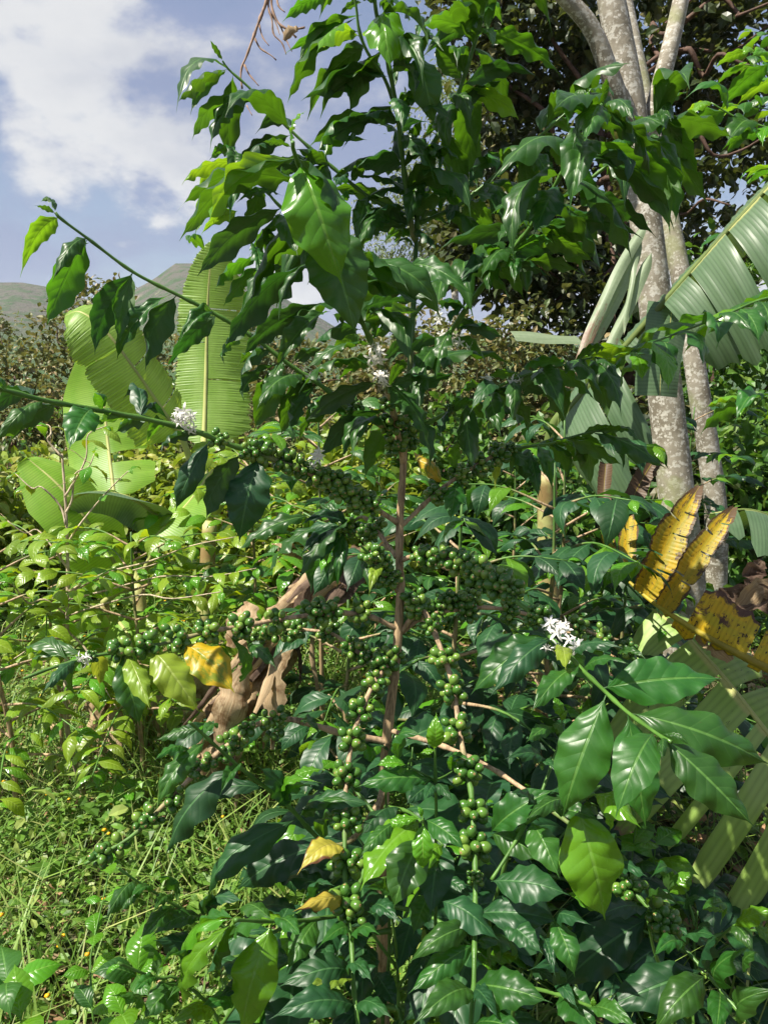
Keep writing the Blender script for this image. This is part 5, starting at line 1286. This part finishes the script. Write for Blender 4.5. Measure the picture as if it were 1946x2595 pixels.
for o in EXTRA:      # past the 300 leaves told apart: one joined part
    me = o.data; co = np.empty(len(me.vertices) * 3, dtype=np.float32); me.vertices.foreach_get('co', co); co = co.reshape(-1, 3)
    M_ = np.array(o.matrix_basis); EV.append(co @ M_[:3, :3].T + M_[:3, 3])
    li = np.empty(len(me.loops), dtype=np.int32); me.loops.foreach_get('vertex_index', li); EF.append(li.reshape(-1, 4) + ev); ev += len(co)
    uvv = np.zeros((len(co), 2), dtype=np.float32); lu = np.empty(len(li) * 2, dtype=np.float32); me.uv_layers[0].data.foreach_get('uv', lu); uvv[li] = lu.reshape(-1, 2); EU.append(uvv)
    bpy.data.objects.remove(o)
eo = new_obj('leaves', mesh_np('leaves', np.concatenate(EV), np.concatenate(EF), np.concatenate(EU), LEAF['n']), HERO); eo['kind'] = 'stuff'

# berries
rngb = random.Random(202)
berries = []
for k, txt in CL.items():
    for row in txt.split(';'):
        q = row.split(); x, y = cr(q[0], float(q[1]), float(q[2])); n_ = int(q[3]); sc = float(q[4])
        i = near_branch(k, x, y); path = BPATH[k]
        p0 = path[i]; a = (path[min(i + 3, len(path) - 1)] - path[max(i - 3, 0)]).normalized()
        off = W(x, y, BPX[k][i][2]) - p0
        if off.length > .03: off *= .03 / off.length
        cen = p0 + off * .6
        u = a.orthogonal().normalized(); v = a.cross(u)
        placed = []; r0 = 0.0073 * sc; n_ = max(2, round(n_ * (.85 if k == 'b21' else 1.9 if k in ('b12', 'b13') else 1.5)))
        for tr in range(n_ * 40):
            if len(placed) >= n_: break
            an = rngb.uniform(0, 6.283); rad = (1.15 + 1.35 * (tr / (n_ * 40)) ** .35 * rngb.uniform(.5, 1)) * r0 + .0025; al = max(-1.6, min(1.6, rngb.gauss(0, 1.0))) * r0
            out = (u * math.cos(an) + v * math.sin(an))
            pos = cen + out * rad + a * al
            if (pos - p0).length < r0 * 1.1: continue
            if all((pos - w).length > r0 * 1.72 for w in placed):
                placed.append(pos)
                berries.append((k, pos, (out + a * al / r0 * .35 + Vector((rngb.uniform(-.3, .3), rngb.uniform(-.3, .3), rngb.uniform(-.3, .3)))).normalized(), r0 * rngb.uniform(.78, 1.10)))
berries.sort(key=lambda b: -b[3] / (b[1] - EYEV).length)
for k, pos, dr, r_ in berries[:300]:
    m = Matrix.Translation(pos) @ dr.to_track_quat('Z', 'X').to_matrix().to_4x4() @ Matrix.Scale(r_, 4)
    new_obj('berry', BERRYMESH, BOBJ[k], m)
rest = berries[300:]
if rest:
    bv = np.array(BV, dtype=np.float32); bf = np.array(BF, dtype=np.int32); buv = np.array(BUV, dtype=np.float32)
    V_, F_, U_ = [], [], []
    for j, (k, pos, dr, r_) in enumerate(rest):
        m = np.array(dr.to_track_quat('Z', 'X').to_matrix())
        V_.append(bv @ m.T * r_ + np.array(pos)); F_.append(bf + j * len(bv)); uu = buv.copy(); uu[:, 0] = rngb.random(); U_.append(uu)
    o = new_obj('berries', mesh_np('berries', np.concatenate(V_), np.concatenate(F_), np.concatenate(U_), BERRY), HERO); o['kind'] = 'stuff'
print('berries', len(berries))

# flowers
for k, txt in FL.items():
    for row in txt.split(';'):
        q = row.split(); x, y = cr(q[0], float(q[1]), float(q[2])); n_ = int(q[3]); s_ = float(q[4]); wl = q[5] == '1'
        i = near_branch(k, x, y); p0 = BPATH[k][i]
        cen = W(x, y, BPX[k][i][2] - .012)
        for j in range(n_):
            dr = Vector((rngb.uniform(-1, 1), rngb.uniform(-1.2, .2), rngb.uniform(-.6, 1) - (1.2 if wl else 0))).normalized()
            pos = cen + Vector((rngb.gauss(0, .006), rngb.gauss(0, .006), rngb.gauss(0, .006)))
            sz = s_ * rngb.uniform(.5, .72)
            m = Matrix.Translation(pos) @ dr.to_track_quat('Z', 'X').to_matrix().to_4x4() @ Matrix.Diagonal((sz * (.55 if wl else 1), sz * (.55 if wl else 1), sz * 1.2, 1))
            new_obj('flower', (FLOWERW if wl else FLOWERS)[rngb.randrange(2)], BOBJ[k], m)


# ---------------------------------------------------------------- young coffee plants under the tree
def sapling(label, stems, leaves, base_px, seed, auto=()):
    rng = random.Random(seed)
    base = on_ground(*base_px)
    r = thing('coffee_sapling', label, 'coffee sapling', base, 'young coffee plants under the fruiting tree')
    objs = []
    for i, (pts, d0, d1, r0, r1, from_ground) in enumerate(stems):
        path = path_px(pts, d0, d1, 8)
        if from_ground: path = catmull([base - UP * .03, base.lerp(path[0], .5) + Vector((0.01, 0, 0)), path[0]], 6)[:-1] + path
        path = resample(path, .01)
        b = tube('stem' if i == 0 else 'branch', path, r0, r1, TWIG, r, 7, wood=(.5 if i == 0 else .1, -.2), knots=.3, kspace=.08)
        objs.append((b, path))
    for row in leaves.replace('\n', ';').split(';'):
        q = row.split()
        if not q: continue
        bi = int(q[0]); b, path = objs[bi]
        n_ = [float(a) for a in q[2:8]]; cls = q[8]
        bx, by = cr(q[1], n_[0], n_[1]); tx, ty = cr(q[1], n_[2], n_[3])
        px_ = [to_px(p) for p in path]
        i = min(range(len(px_)), key=lambda i: (px_[i][0] - bx) ** 2 + (px_[i][1] - by) ** 2); d = px_[i][2]
        basep = W(bx, by, d)
        if math.dist(px_[i][:2], (bx, by)) < 45: basep = basep.lerp(path[i], .6)
        la = (W(tx, ty, d) - basep).length; f = n_[4]
        want = .13 * rng.uniform(.9, 1.1); dz = 0
        if la < want and not (cls == 'y' and la < .07): dz = (-1 if f > .25 else rng.choice((-1, 1))) * math.sqrt(want ** 2 - la ** 2) * .55
        tip = W(tx, ty, d + dz)
        face = turn(basep, f)
        place_leaf(b, basep, tip, face, max(.26, n_[5] * la / (tip - basep).length), cls, rng, True)
    for bi, L, cls, st in auto:
        b, path = objs[bi]; auto_leaves(b, path, .07, L, rng, cls, .3, st, .46, True, .1)
    return r


sapling('upright young coffee plant with bright tip between the two hanging berry branches',
        [(P(1103, 2330, 1103, 2200, 1105, 2060, 1103, 1990, 1102, 1890), 1.20, 1.14, .0046, .0022, True), (P(1102, 1978, 1060, 1955, 1033, 1942), 1.16, 1.13, .002, .0014, False), (P(1102, 1978, 1125, 1968, 1146, 1955), 1.16, 1.2, .002, .0014, False),
         (P(1085, 2240, 1078, 2140, 1072, 2075), 1.18, 1.02, .003, .0018, False), (P(1104, 2240, 1130, 2205, 1160, 2170), 1.2, 1.15, .002, .0015, False)],
        '''0 J 1100 1240 1120 978 .3 .48 y;0 J 1110 1255 1005 1278 .2 .5 y;0 J 860 1330 1030 1140 .3 .5 n;1 J 920 1360 698 1355 .4 .42 y;1 J 920 1372 770 1482 .1 .34 y;0 J 1095 1465 555 1510 .5 .34 n;0 J 1110 1480 1030 1620 .4 .5 d;2 J 1230 1400 1380 1340 .4 .5 n
        3 M 470 240 480 575 .6 .44 y;3 M 435 215 205 300 .4 .34 y;3 M 450 200 430 130 .2 .5 y;3 M 520 230 775 445 .55 .46 n;3 M 430 350 265 865 .6 .52 n;3 M 280 250 30 495 .3 .34 n;0 M 480 735 405 1035 .5 .54 n;0 M 590 640 820 780 .3 .4 d;0 J 1120 1500 1240 1620 .5 .5 d;0 J 1090 1500 900 1640 .5 .5 d''', (1103, 1.3), 301)
sapling('young coffee plant with a glossy bright hanging leaf, right of the hanging berry branches',
        [(P(1240, 2330, 1300, 2130, 1346, 2078, 1420, 2045, 1505, 2012), 1.12, .95, .0044, .0022, True), (P(1330, 2090, 1290, 2160, 1245, 2230), 1.02, 1.0, .003, .002, False), (P(1346, 2078, 1410, 1900, 1425, 1820), 1.05, 1.12, .0026, .0014, False)],
        '''0 N 325 130 517 935 .60 .50 y;0 M 950 320 1415 5 .55 .40 n;0 M 945 330 1345 520 .5 .44 n;0 M 1235 260 1430 640 .4 .5 n;1 M 945 670 1505 760 .55 .48 d;0 N 430 40 550 310 .1 .3 y;0 N 440 50 770 290 .2 .44 y;0 N 240 90 -60 250 .4 .3 n;2 K 212 880 150 722 .2 .5 y;2 K 200 900 270 820 .2 .4 y;2 K 150 970 -40 1060 .3 .5 n;2 K 130 1000 230 1030 .2 .4 n
        0 N 170 180 500 250 .5 .4 n;0 K 0 1500 -160 1400 .5 .5 d;2 K 60 1200 -200 1180 .5 .44 d;2 K 40 1230 200 1290 .5 .44 d;0 K 60 1640 210 1480 .5 .44 d''', (1240, 1.25), 302)
sapling('low young coffee plant with dark glossy leaves in shade under the tree',
        [(P(1300, 2560, 1360, 2440, 1400, 2340), 1.10, .98, .0042, .002, True), (P(1330, 2500, 1412, 2520, 1520, 2560), 1.05, .9, .003, .0018, False)],
        '''0 M 1390 860 1540 1335 .6 .42 n;0 M 1480 740 1700 880 .5 .4 y;0 M 1040 930 1315 1165 .5 .5 d;0 M 1250 1000 1400 1330 .4 .3 d;0 M 1420 900 1659 970 .5 .4 d;1 N 185 1455 480 1720 .6 .6 n;1 N 170 1420 -20 1280 .4 .4 d;1 N 420 1540 760 1700 .6 .4 n;1 N 430 1540 430 1460 .2 .5 y;0 M 1200 1260 1430 1400 .4 .4 d;1 N 200 1420 330 1560 .5 .4 d''', (1300, 1.2), 303)
sapling('young coffee plant at the foot of the tree with leaves spreading behind the berries',
        [(P(1010, 2560, 1005, 2420, 990, 2300), 1.24, 1.12, .0042, .002, True), (P(1005, 2450, 960, 2390, 930, 2340), 1.2, 1.1, .003, .0018, False), (P(1010, 2500, 1060, 2430, 1100, 2380), 1.2, 1.12, .003, .0018, False)],
        '''0 M 240 800 60 700 .5 .5 n;0 M 250 900 -60 1000 .5 .5 d;0 M 560 1180 330 1390 .4 .4 d;1 M 130 830 320 960 .5 .6 d;1 M 100 1000 -140 1200 .5 .5 d;2 M 620 1300 320 1659 .5 .44 d;2 M 450 1180 640 1330 .5 .5 d;0 M 700 1000 860 1060 .3 .5 d;2 M 560 1050 700 1180 .5 .5 d;1 L 1340 1190 1030 1330 .5 .5 d;1 L 1300 1150 1380 1320 .4 .6 d;0 L 1659 1180 1540 1420 .5 .5 d;0 M 140 1300 300 1560 .5 .5 d;2 M 700 1400 560 1600 .5 .5 d''', (1010, 1.35), 304)
sapling('young coffee plant low at the right with small dark leaves',
        [(P(1720, 2560, 1790, 2420, 1860, 2345, 1930, 2340), 1.25, 1.15, .004, .002, True), (P(1700, 2500, 1660, 2420, 1640, 2330), 1.22, 1.15, .003, .002, False)],
        '''0 N 1410 975 1740 870 .5 .4 y;0 N 1560 985 1720 1150 .3 .34 y;0 N 1180 955 1275 1085 .5 .6 d;0 N 1400 980 1560 1180 .4 .5 n;1 N 965 745 1148 585 .5 .56 y;1 N 955 740 835 630 .3 .34 n;1 N 840 800 1055 835 .5 .5 d;1 N 1060 850 1245 790 .4 .5 d;0 N 1200 860 1360 885 .2 .14 y;0 N 1190 870 1330 950 .2 .2 n;1 N 900 860 700 640 .4 .5 d;1 N 980 1000 1120 1120 .5 .6 d;0 N 1300 1180 1100 1050 .5 .5 d''', (1720, 1.4), 305)
sapling('young coffee plant at the front edge of the weeds with broad green leaves',
        [(P(560, 2640, 540, 2560, 450, 2480, 395, 2478, 300, 2440), 1.10, .98, .0042, .0018, True), (P(560, 2600, 620, 2520, 690, 2470), 1.12, 1.05, .003, .0018, False)],
        '''0 L 560 1575 195 1680 .4 .40 y;0 L 130 1340 -40 1450 .4 .36 n;0 L 120 1330 0 1130 .4 .5 n;0 L 290 1350 160 1240 .3 .5 n;0 L 280 1360 30 1640 .5 .5 n;0 L 400 1380 200 1500 .5 .5 n;1 L 680 1500 430 1540 .5 .5 n;1 L 760 1420 560 1480 .5 .6 d;0 L 500 1640 540 1760 .4 .5 y;1 L 700 1460 980 1600 .5 .5 d;0 L 60 1560 -160 1480 .4 .4 n;0 L -100 1240 -220 1330 .3 .3 y''', (560, 1.35), 306)
coffee_shrub('leafy young coffee plant hiding the foot of the fruiting trunk', 975, 1.20, .86, .30, 12, .145, 330, 'd', .1, name='coffee_sapling', group='young coffee plants under the fruiting tree', zlo=.45, droop=.25, start=.1, hi=True, wf=.44, stem_r=.005, wood=(.2, -.2), stemwood=(.4, -.1))
for i, (sx, d, h, n_) in enumerate([(1500, 1.62, .54, 9), (1250, 1.75, .66, 9), (1850, 1.5, .34, 7), (1050, 1.7, .6, 8), (1680, 1.75, .36, 7)]):
    coffee_shrub(['low coffee plant under the speckled banana leaf', 'low coffee plant behind the right-hand hanging berries', 'low coffee plant below the torn banana strips', 'low coffee plant at the foot of the fruiting trunk', 'low coffee plant in the shade under the nodding flowering branch'][i],
                 sx, d, h, .36, n_, .14, 320 + i, 'd', .06, name='coffee_sapling', group='young coffee plants under the fruiting tree', zlo=.2, droop=.25, start=.1, hi=False, wf=.46, stem_r=.006, wood=(.2, -.2), stemwood=(.5, -.1))


# a neighbour whose branches reach in from the right edge
def right_neighbour():
    base = on_ground(2330, 1.75); rng = random.Random(71)
    r = thing('coffee_shrub', 'coffee shrub reaching in from the right edge with arching leafy branches over the banana leaf', 'coffee shrub', base, 'coffee shrubs around the fruiting one')
    top = W(2290, 300, 1.8)
    tube('trunk', wander(base - UP * .03, top, 5, .02, rng), .013, .005, BARK, r, 8, wood=(1, .4), knots=.15)
    for pts, d0, d1, st in [(P(2310, 900, 2100, 740, 1946, 755, 1820, 805, 1700, 850, 1600, 890), 1.75, 1.28, .3), (P(2300, 560, 2120, 400, 1960, 330, 1870, 300, 1800, 260), 1.8, 1.9, .3), (P(2300, 480, 2100, 260, 1980, 180, 1900, 130), 1.8, 1.8, .3), (P(2310, 1250, 2120, 1080, 1990, 1010, 1890, 1010), 1.75, 1.7, .35)]:
        path = path_px(pts, d0, d1, 6)
        b = tube('branch', path, .0045, .0018, TWIG, r, 6, wood=(.8, -.2), knots=.3, kspace=.065)
        auto_leaves(b, path, .065, .15, rng, 'n', .5, st, .38, True, .2)


right_neighbour()


# ---------------------------------------------------------------- dry twigs dangling from a tree above
def dry_twigs():
    r = thing('dry_twig', 'bare dry reddish twigs dangling into the sky from a tree above', 'twig', W(690, -220, 2.0))
    def tw(pts, r0, r1, name='side_twig'):
        return tube(name, resample(path_px([cr('A', *p) for p in pts], 2.0, 1.98, 5), .012), r0, r1, DRYW, r, 6, knots=.4, kspace=.05, lump=.2)
    tw([(800, -500), (790, -150), (765, 0), (710, 150), (660, 290), (620, 400), (590, 470), (582, 540), (592, 620)], .0062, .0022, 'main_twig')
    tw([(680, 270), (720, 340), (790, 385), (830, 420)], .0024, .0014); tw([(710, 170), (735, 260), (780, 320)], .0022, .0012)
    tw([(608, 455), (640, 520), (690, 580), (708, 602)], .0024, .0013); tw([(790, -150), (775, 40), (800, 130), (812, 240), (870, 300), (900, 380)], .0034, .0014)
    tw([(795, -150), (800, 50), (845, 160), (905, 205), (970, 262)], .0042, .0022); tw([(905, 205), (960, 205), (1030, 192)], .003, .002)
    tw([(855, 170), (880, 230), (915, 310), (940, 360)], .0022, .0011); tw([(830, -60), (845, 40), (890, 85)], .003, .0016); tw([(800, 100), (835, 180), (855, 245)], .0018, .001); tw([(625, 740), (640, 770), (662, 808)], .0014, .001)
    sheath(r, W(*cr('A', 985, 210), 1.98), W(*cr('A', 885, 285), 1.97), .012, 171, BAN['dry'])


dry_twigs()


# ---------------------------------------------------------------- ground cover: weeds, grass, litter
def ground_cover():
    rng = np.random.RandomState(5)
    # leafy weeds in clumps
    n = 72000
    x = np.concatenate([rng.uniform(-2.6, 0.4, int(n * .72)), rng.uniform(-0.4, 2.6, n - int(n * .72))])
    y = 0.75 + rng.beta(1.15, 2.0, n) * 6.5
    cl = np.sin(x * 5.1 + 1.3 * np.sin(y * 3)) * np.sin(y * 4.3 + 1.1 * np.sin(x * 2.7))
    hgt = np.clip(0.17 + 0.17 * cl + rng.normal(0, .04, n), 0.015, .5) * np.where(x < .3, 1.0, .55)
    z = np.array([gz(a, b) for a, b in zip(x, y)]) + hgt * rng.beta(2.2, 1.1, n)
    C = np.stack([x, y, z], 1)
    D = np.concatenate([rng.randn(n, 2), rng.uniform(-.35, .55, (n, 1))], 1); N = np.concatenate([rng.randn(n, 2) * .45, np.ones((n, 1))], 1)
    L = rng.uniform(.014, .038, n) * np.where(rng.rand(n) < .06, 2.2, 1.0)
    o = new_obj('weeds', leaf_cloud_mesh('weeds', C, D, N, L, L * rng.uniform(.22, .36, n), WEEDM, seed=1)); o['kind'] = 'stuff'
    o['label'] = 'low leafy green weeds covering the ground'; o['category'] = 'weeds'
    n = 40000
    y = 4.5 + rng.rand(n) ** 1.3 * 13; x = rng.uniform(-1, 1, n) * (1.8 + y * .9)
    z = np.array([gz(a, b) for a, b in zip(x, y)]) + rng.beta(1.5, 1.5, n) * (.30 + .25 * np.sin(x * 2.1 + y) * np.sin(y * 1.7))
    L = rng.uniform(.06, .14, n)
    o = new_obj('scrub', leaf_cloud_mesh('scrub', np.stack([x, y, z], 1), np.concatenate([rng.randn(n, 2), rng.uniform(-.4, .5, (n, 1))], 1), np.concatenate([rng.randn(n, 2) * .6, np.ones((n, 1))], 1), L, L * .28, WEEDM, seed=9)); o['kind'] = 'stuff'
    o['label'] = 'tangled low scrub beyond the coffee shrubs'; o['category'] = 'scrub'
    # grass blades and thin stalks, each bent in two
    n = 9000
    x = np.concatenate([rng.uniform(-2.4, 0.3, int(n * .8)), rng.uniform(-.3, 2.4, n - int(n * .8))]); y = 0.85 + rng.beta(1.1, 1.8, n) * 4.5
    z = np.array([gz(a, b) for a, b in zip(x, y)])
    h = rng.uniform(.12, .46, n); a = rng.uniform(0, 6.283, n); ln = rng.uniform(.15, .9, n)
    d1 = np.stack([np.cos(a) * ln, np.sin(a) * ln, np.ones(n)], 1)
    p0 = np.stack([x, y, z - .01], 1); p1 = p0 + d1 * h[:, None] * .6; p2 = p1 + (d1 * np.array([1.6, 1.6, .45])) * h[:, None] * .55
    sd = np.stack([-np.sin(a), np.cos(a), np.zeros(n)], 1) * rng.uniform(.0008, .0032, n)[:, None]
    V = np.stack([p0 - sd, p0 + sd, p1 + sd, p1 - sd, p2], 1).reshape(-1, 3)
    b = np.arange(n)[:, None] * 5
    F = np.concatenate([b + np.array([[0, 1, 2]]), b + np.array([[0, 2, 3]]), b + np.array([[3, 2, 4]])], 0)
    UV = np.stack([np.repeat(rng.rand(n), 5), np.tile([0, 0, .5, .5, 1.], n)], 1)
    o = new_obj('grass', mesh_np('grass', V, F, UV, GRASSM, False)); o['kind'] = 'stuff'; o['label'] = 'thin grass blades among the weeds'; o['category'] = 'grass'
    # dead leaves on the soil
    n = 5200
    x = rng.uniform(-3, 3, n); y = 1.2 + rng.rand(n) * 5
    keep = rng.rand(n) < np.where((y > 2.3) & (x < .6), 1.0, .5); x, y = x[keep], y[keep]; n = len(x)
    z = np.array([gz(p, q) for p, q in zip(x, y)]) + rng.uniform(.0, .035, n)
    L = rng.uniform(.05, .16, n)
    o = new_obj('leaf_litter', leaf_cloud_mesh('leaf_litter', np.stack([x, y, z], 1), np.concatenate([rng.randn(n, 2), rng.randn(n, 1) * .18], 1), np.concatenate([rng.randn(n, 2) * .35, np.ones((n, 1))], 1), L, L * .24, LITTER, seed=3)); o['kind'] = 'stuff'
    o['label'] = 'brown dead leaves littering the soil'; o['category'] = 'leaf litter'
    # small yellow flower heads above the weeds
    V, F = [], []
    for k in range(260):
        xx = rng.uniform(-2.0, .35); yy = 1.05 + rng.rand() ** 1.3 * 3.2; zz = gz(xx, yy) + rng.uniform(.16, .36); s = rng.uniform(.005, .0095)
        c = len(V); V.append((xx, yy, zz + s * .7))
        for q in range(7): V.append((xx + s * math.cos(q * .898), yy + s * math.sin(q * .898), zz + s * .15 * (q % 2)))
        V.append((xx, yy, zz - s * .6))
        for q in range(7): F.append((c, c + 1 + q, c + 1 + (q + 1) % 7)); F.append((c + 8, c + 1 + (q + 1) % 7, c + 1 + q))
    o = new_obj('weed_flowers', mesh_np('weed_flowers', V, F, None, YFLOW)); o['kind'] = 'stuff'; o['label'] = 'tiny yellow flower heads dotted over the weeds'; o['category'] = 'weed flowers'


ground_cover()


def tall_weed(label, stem_pts, d0, d1, seed, L=.05, n=7, cls=CROWN_GREEN):
    rng = random.Random(seed); path = path_px(stem_pts, d0, d1, 6)
    g = path[0]; base = Vector((g.x, g.y, gz(g.x, g.y)))
    r = thing('tall_weed', label, 'weed', base, 'tall weeds at the edge of the path')
    path = [base - UP * .02, base.lerp(path[0], .5)] + path
    tube('stem', path, .0028, .0013, TWIG, r, 6, wood=(.0, -.2))
    nodes = resample(path, .06)
    for i, p in enumerate(nodes[3:]):
        for sg in (0, math.pi):
            a = i * 1.4 + sg + rng.uniform(-.3, .3)
            dv = Vector((math.cos(a), math.sin(a) * .8, rng.uniform(-.05, .45))).normalized()
            le = L * rng.uniform(.7, 1.25)
            place_leaf(r, p, p + dv * le, UP + Vector((0, -.3, 0)), .55, 'y' if rng.random() < .6 else 'n', rng, False)


tall_weed('tall weed with paired small leaves on a long pale stalk among the yellow flowers', P(235, 2560, 230, 2450, 235, 2400, 262, 2280, 285, 2170), 1.35, 1.5, 1, .05)
tall_weed('tall weed with soft bright leaves low in the corner of the weed patch', P(60, 2620, 45, 2540, 20, 2490), 1.2, 1.25, 2, .085)
tall_weed('tall weed with soft leaves beside the broad young coffee leaves', P(300, 2600, 330, 2540, 350, 2470), 1.2, 1.22, 3, .075)
tall_weed('tall weed with pointed leaves in the shade beneath the torn banana strips', P(1650, 2260, 1655, 2200, 1660, 2140), 1.75, 1.72, 4, .09)
tall_weed('tall weed with rounded leaves under the glossy hanging leaf', P(1600, 2180, 1605, 2130, 1612, 2090), 1.7, 1.68, 5, .06)


# ---------------------------------------------------------------- the air between the garden and the hills
def haze():
    x0, x1, y0, y1, z0, z1 = -1450, 1450, -310, 1540, -14, 160
    v = [(x, y, z) for z in (z0, z1) for y in (y0, y1) for x in (x0, x1)]
    f = [(0, 2, 3, 1), (4, 5, 7, 6), (0, 1, 5, 4), (2, 6, 7, 3), (0, 4, 6, 2), (1, 3, 7, 5)]
    m = bpy.data.materials.new('thin_haze'); m.use_nodes = True; nt = m.node_tree; nt.nodes.clear()
    pv = nt.nodes.new('ShaderNodeVolumePrincipled'); pv.inputs['Color'].default_value = (0.86, 0.91, 1.0, 1); pv.inputs['Density'].default_value = 0.00028
    out = nt.nodes.new('ShaderNodeOutputMaterial'); nt.links.new(pv.outputs[0], out.inputs['Volume'])
    o = new_obj('haze', mesh_np('haze', v, f, None, m, False)); o['kind'] = 'stuff'; o['label'] = 'thin pale haze in front of the hills'; o['category'] = 'haze'


haze()
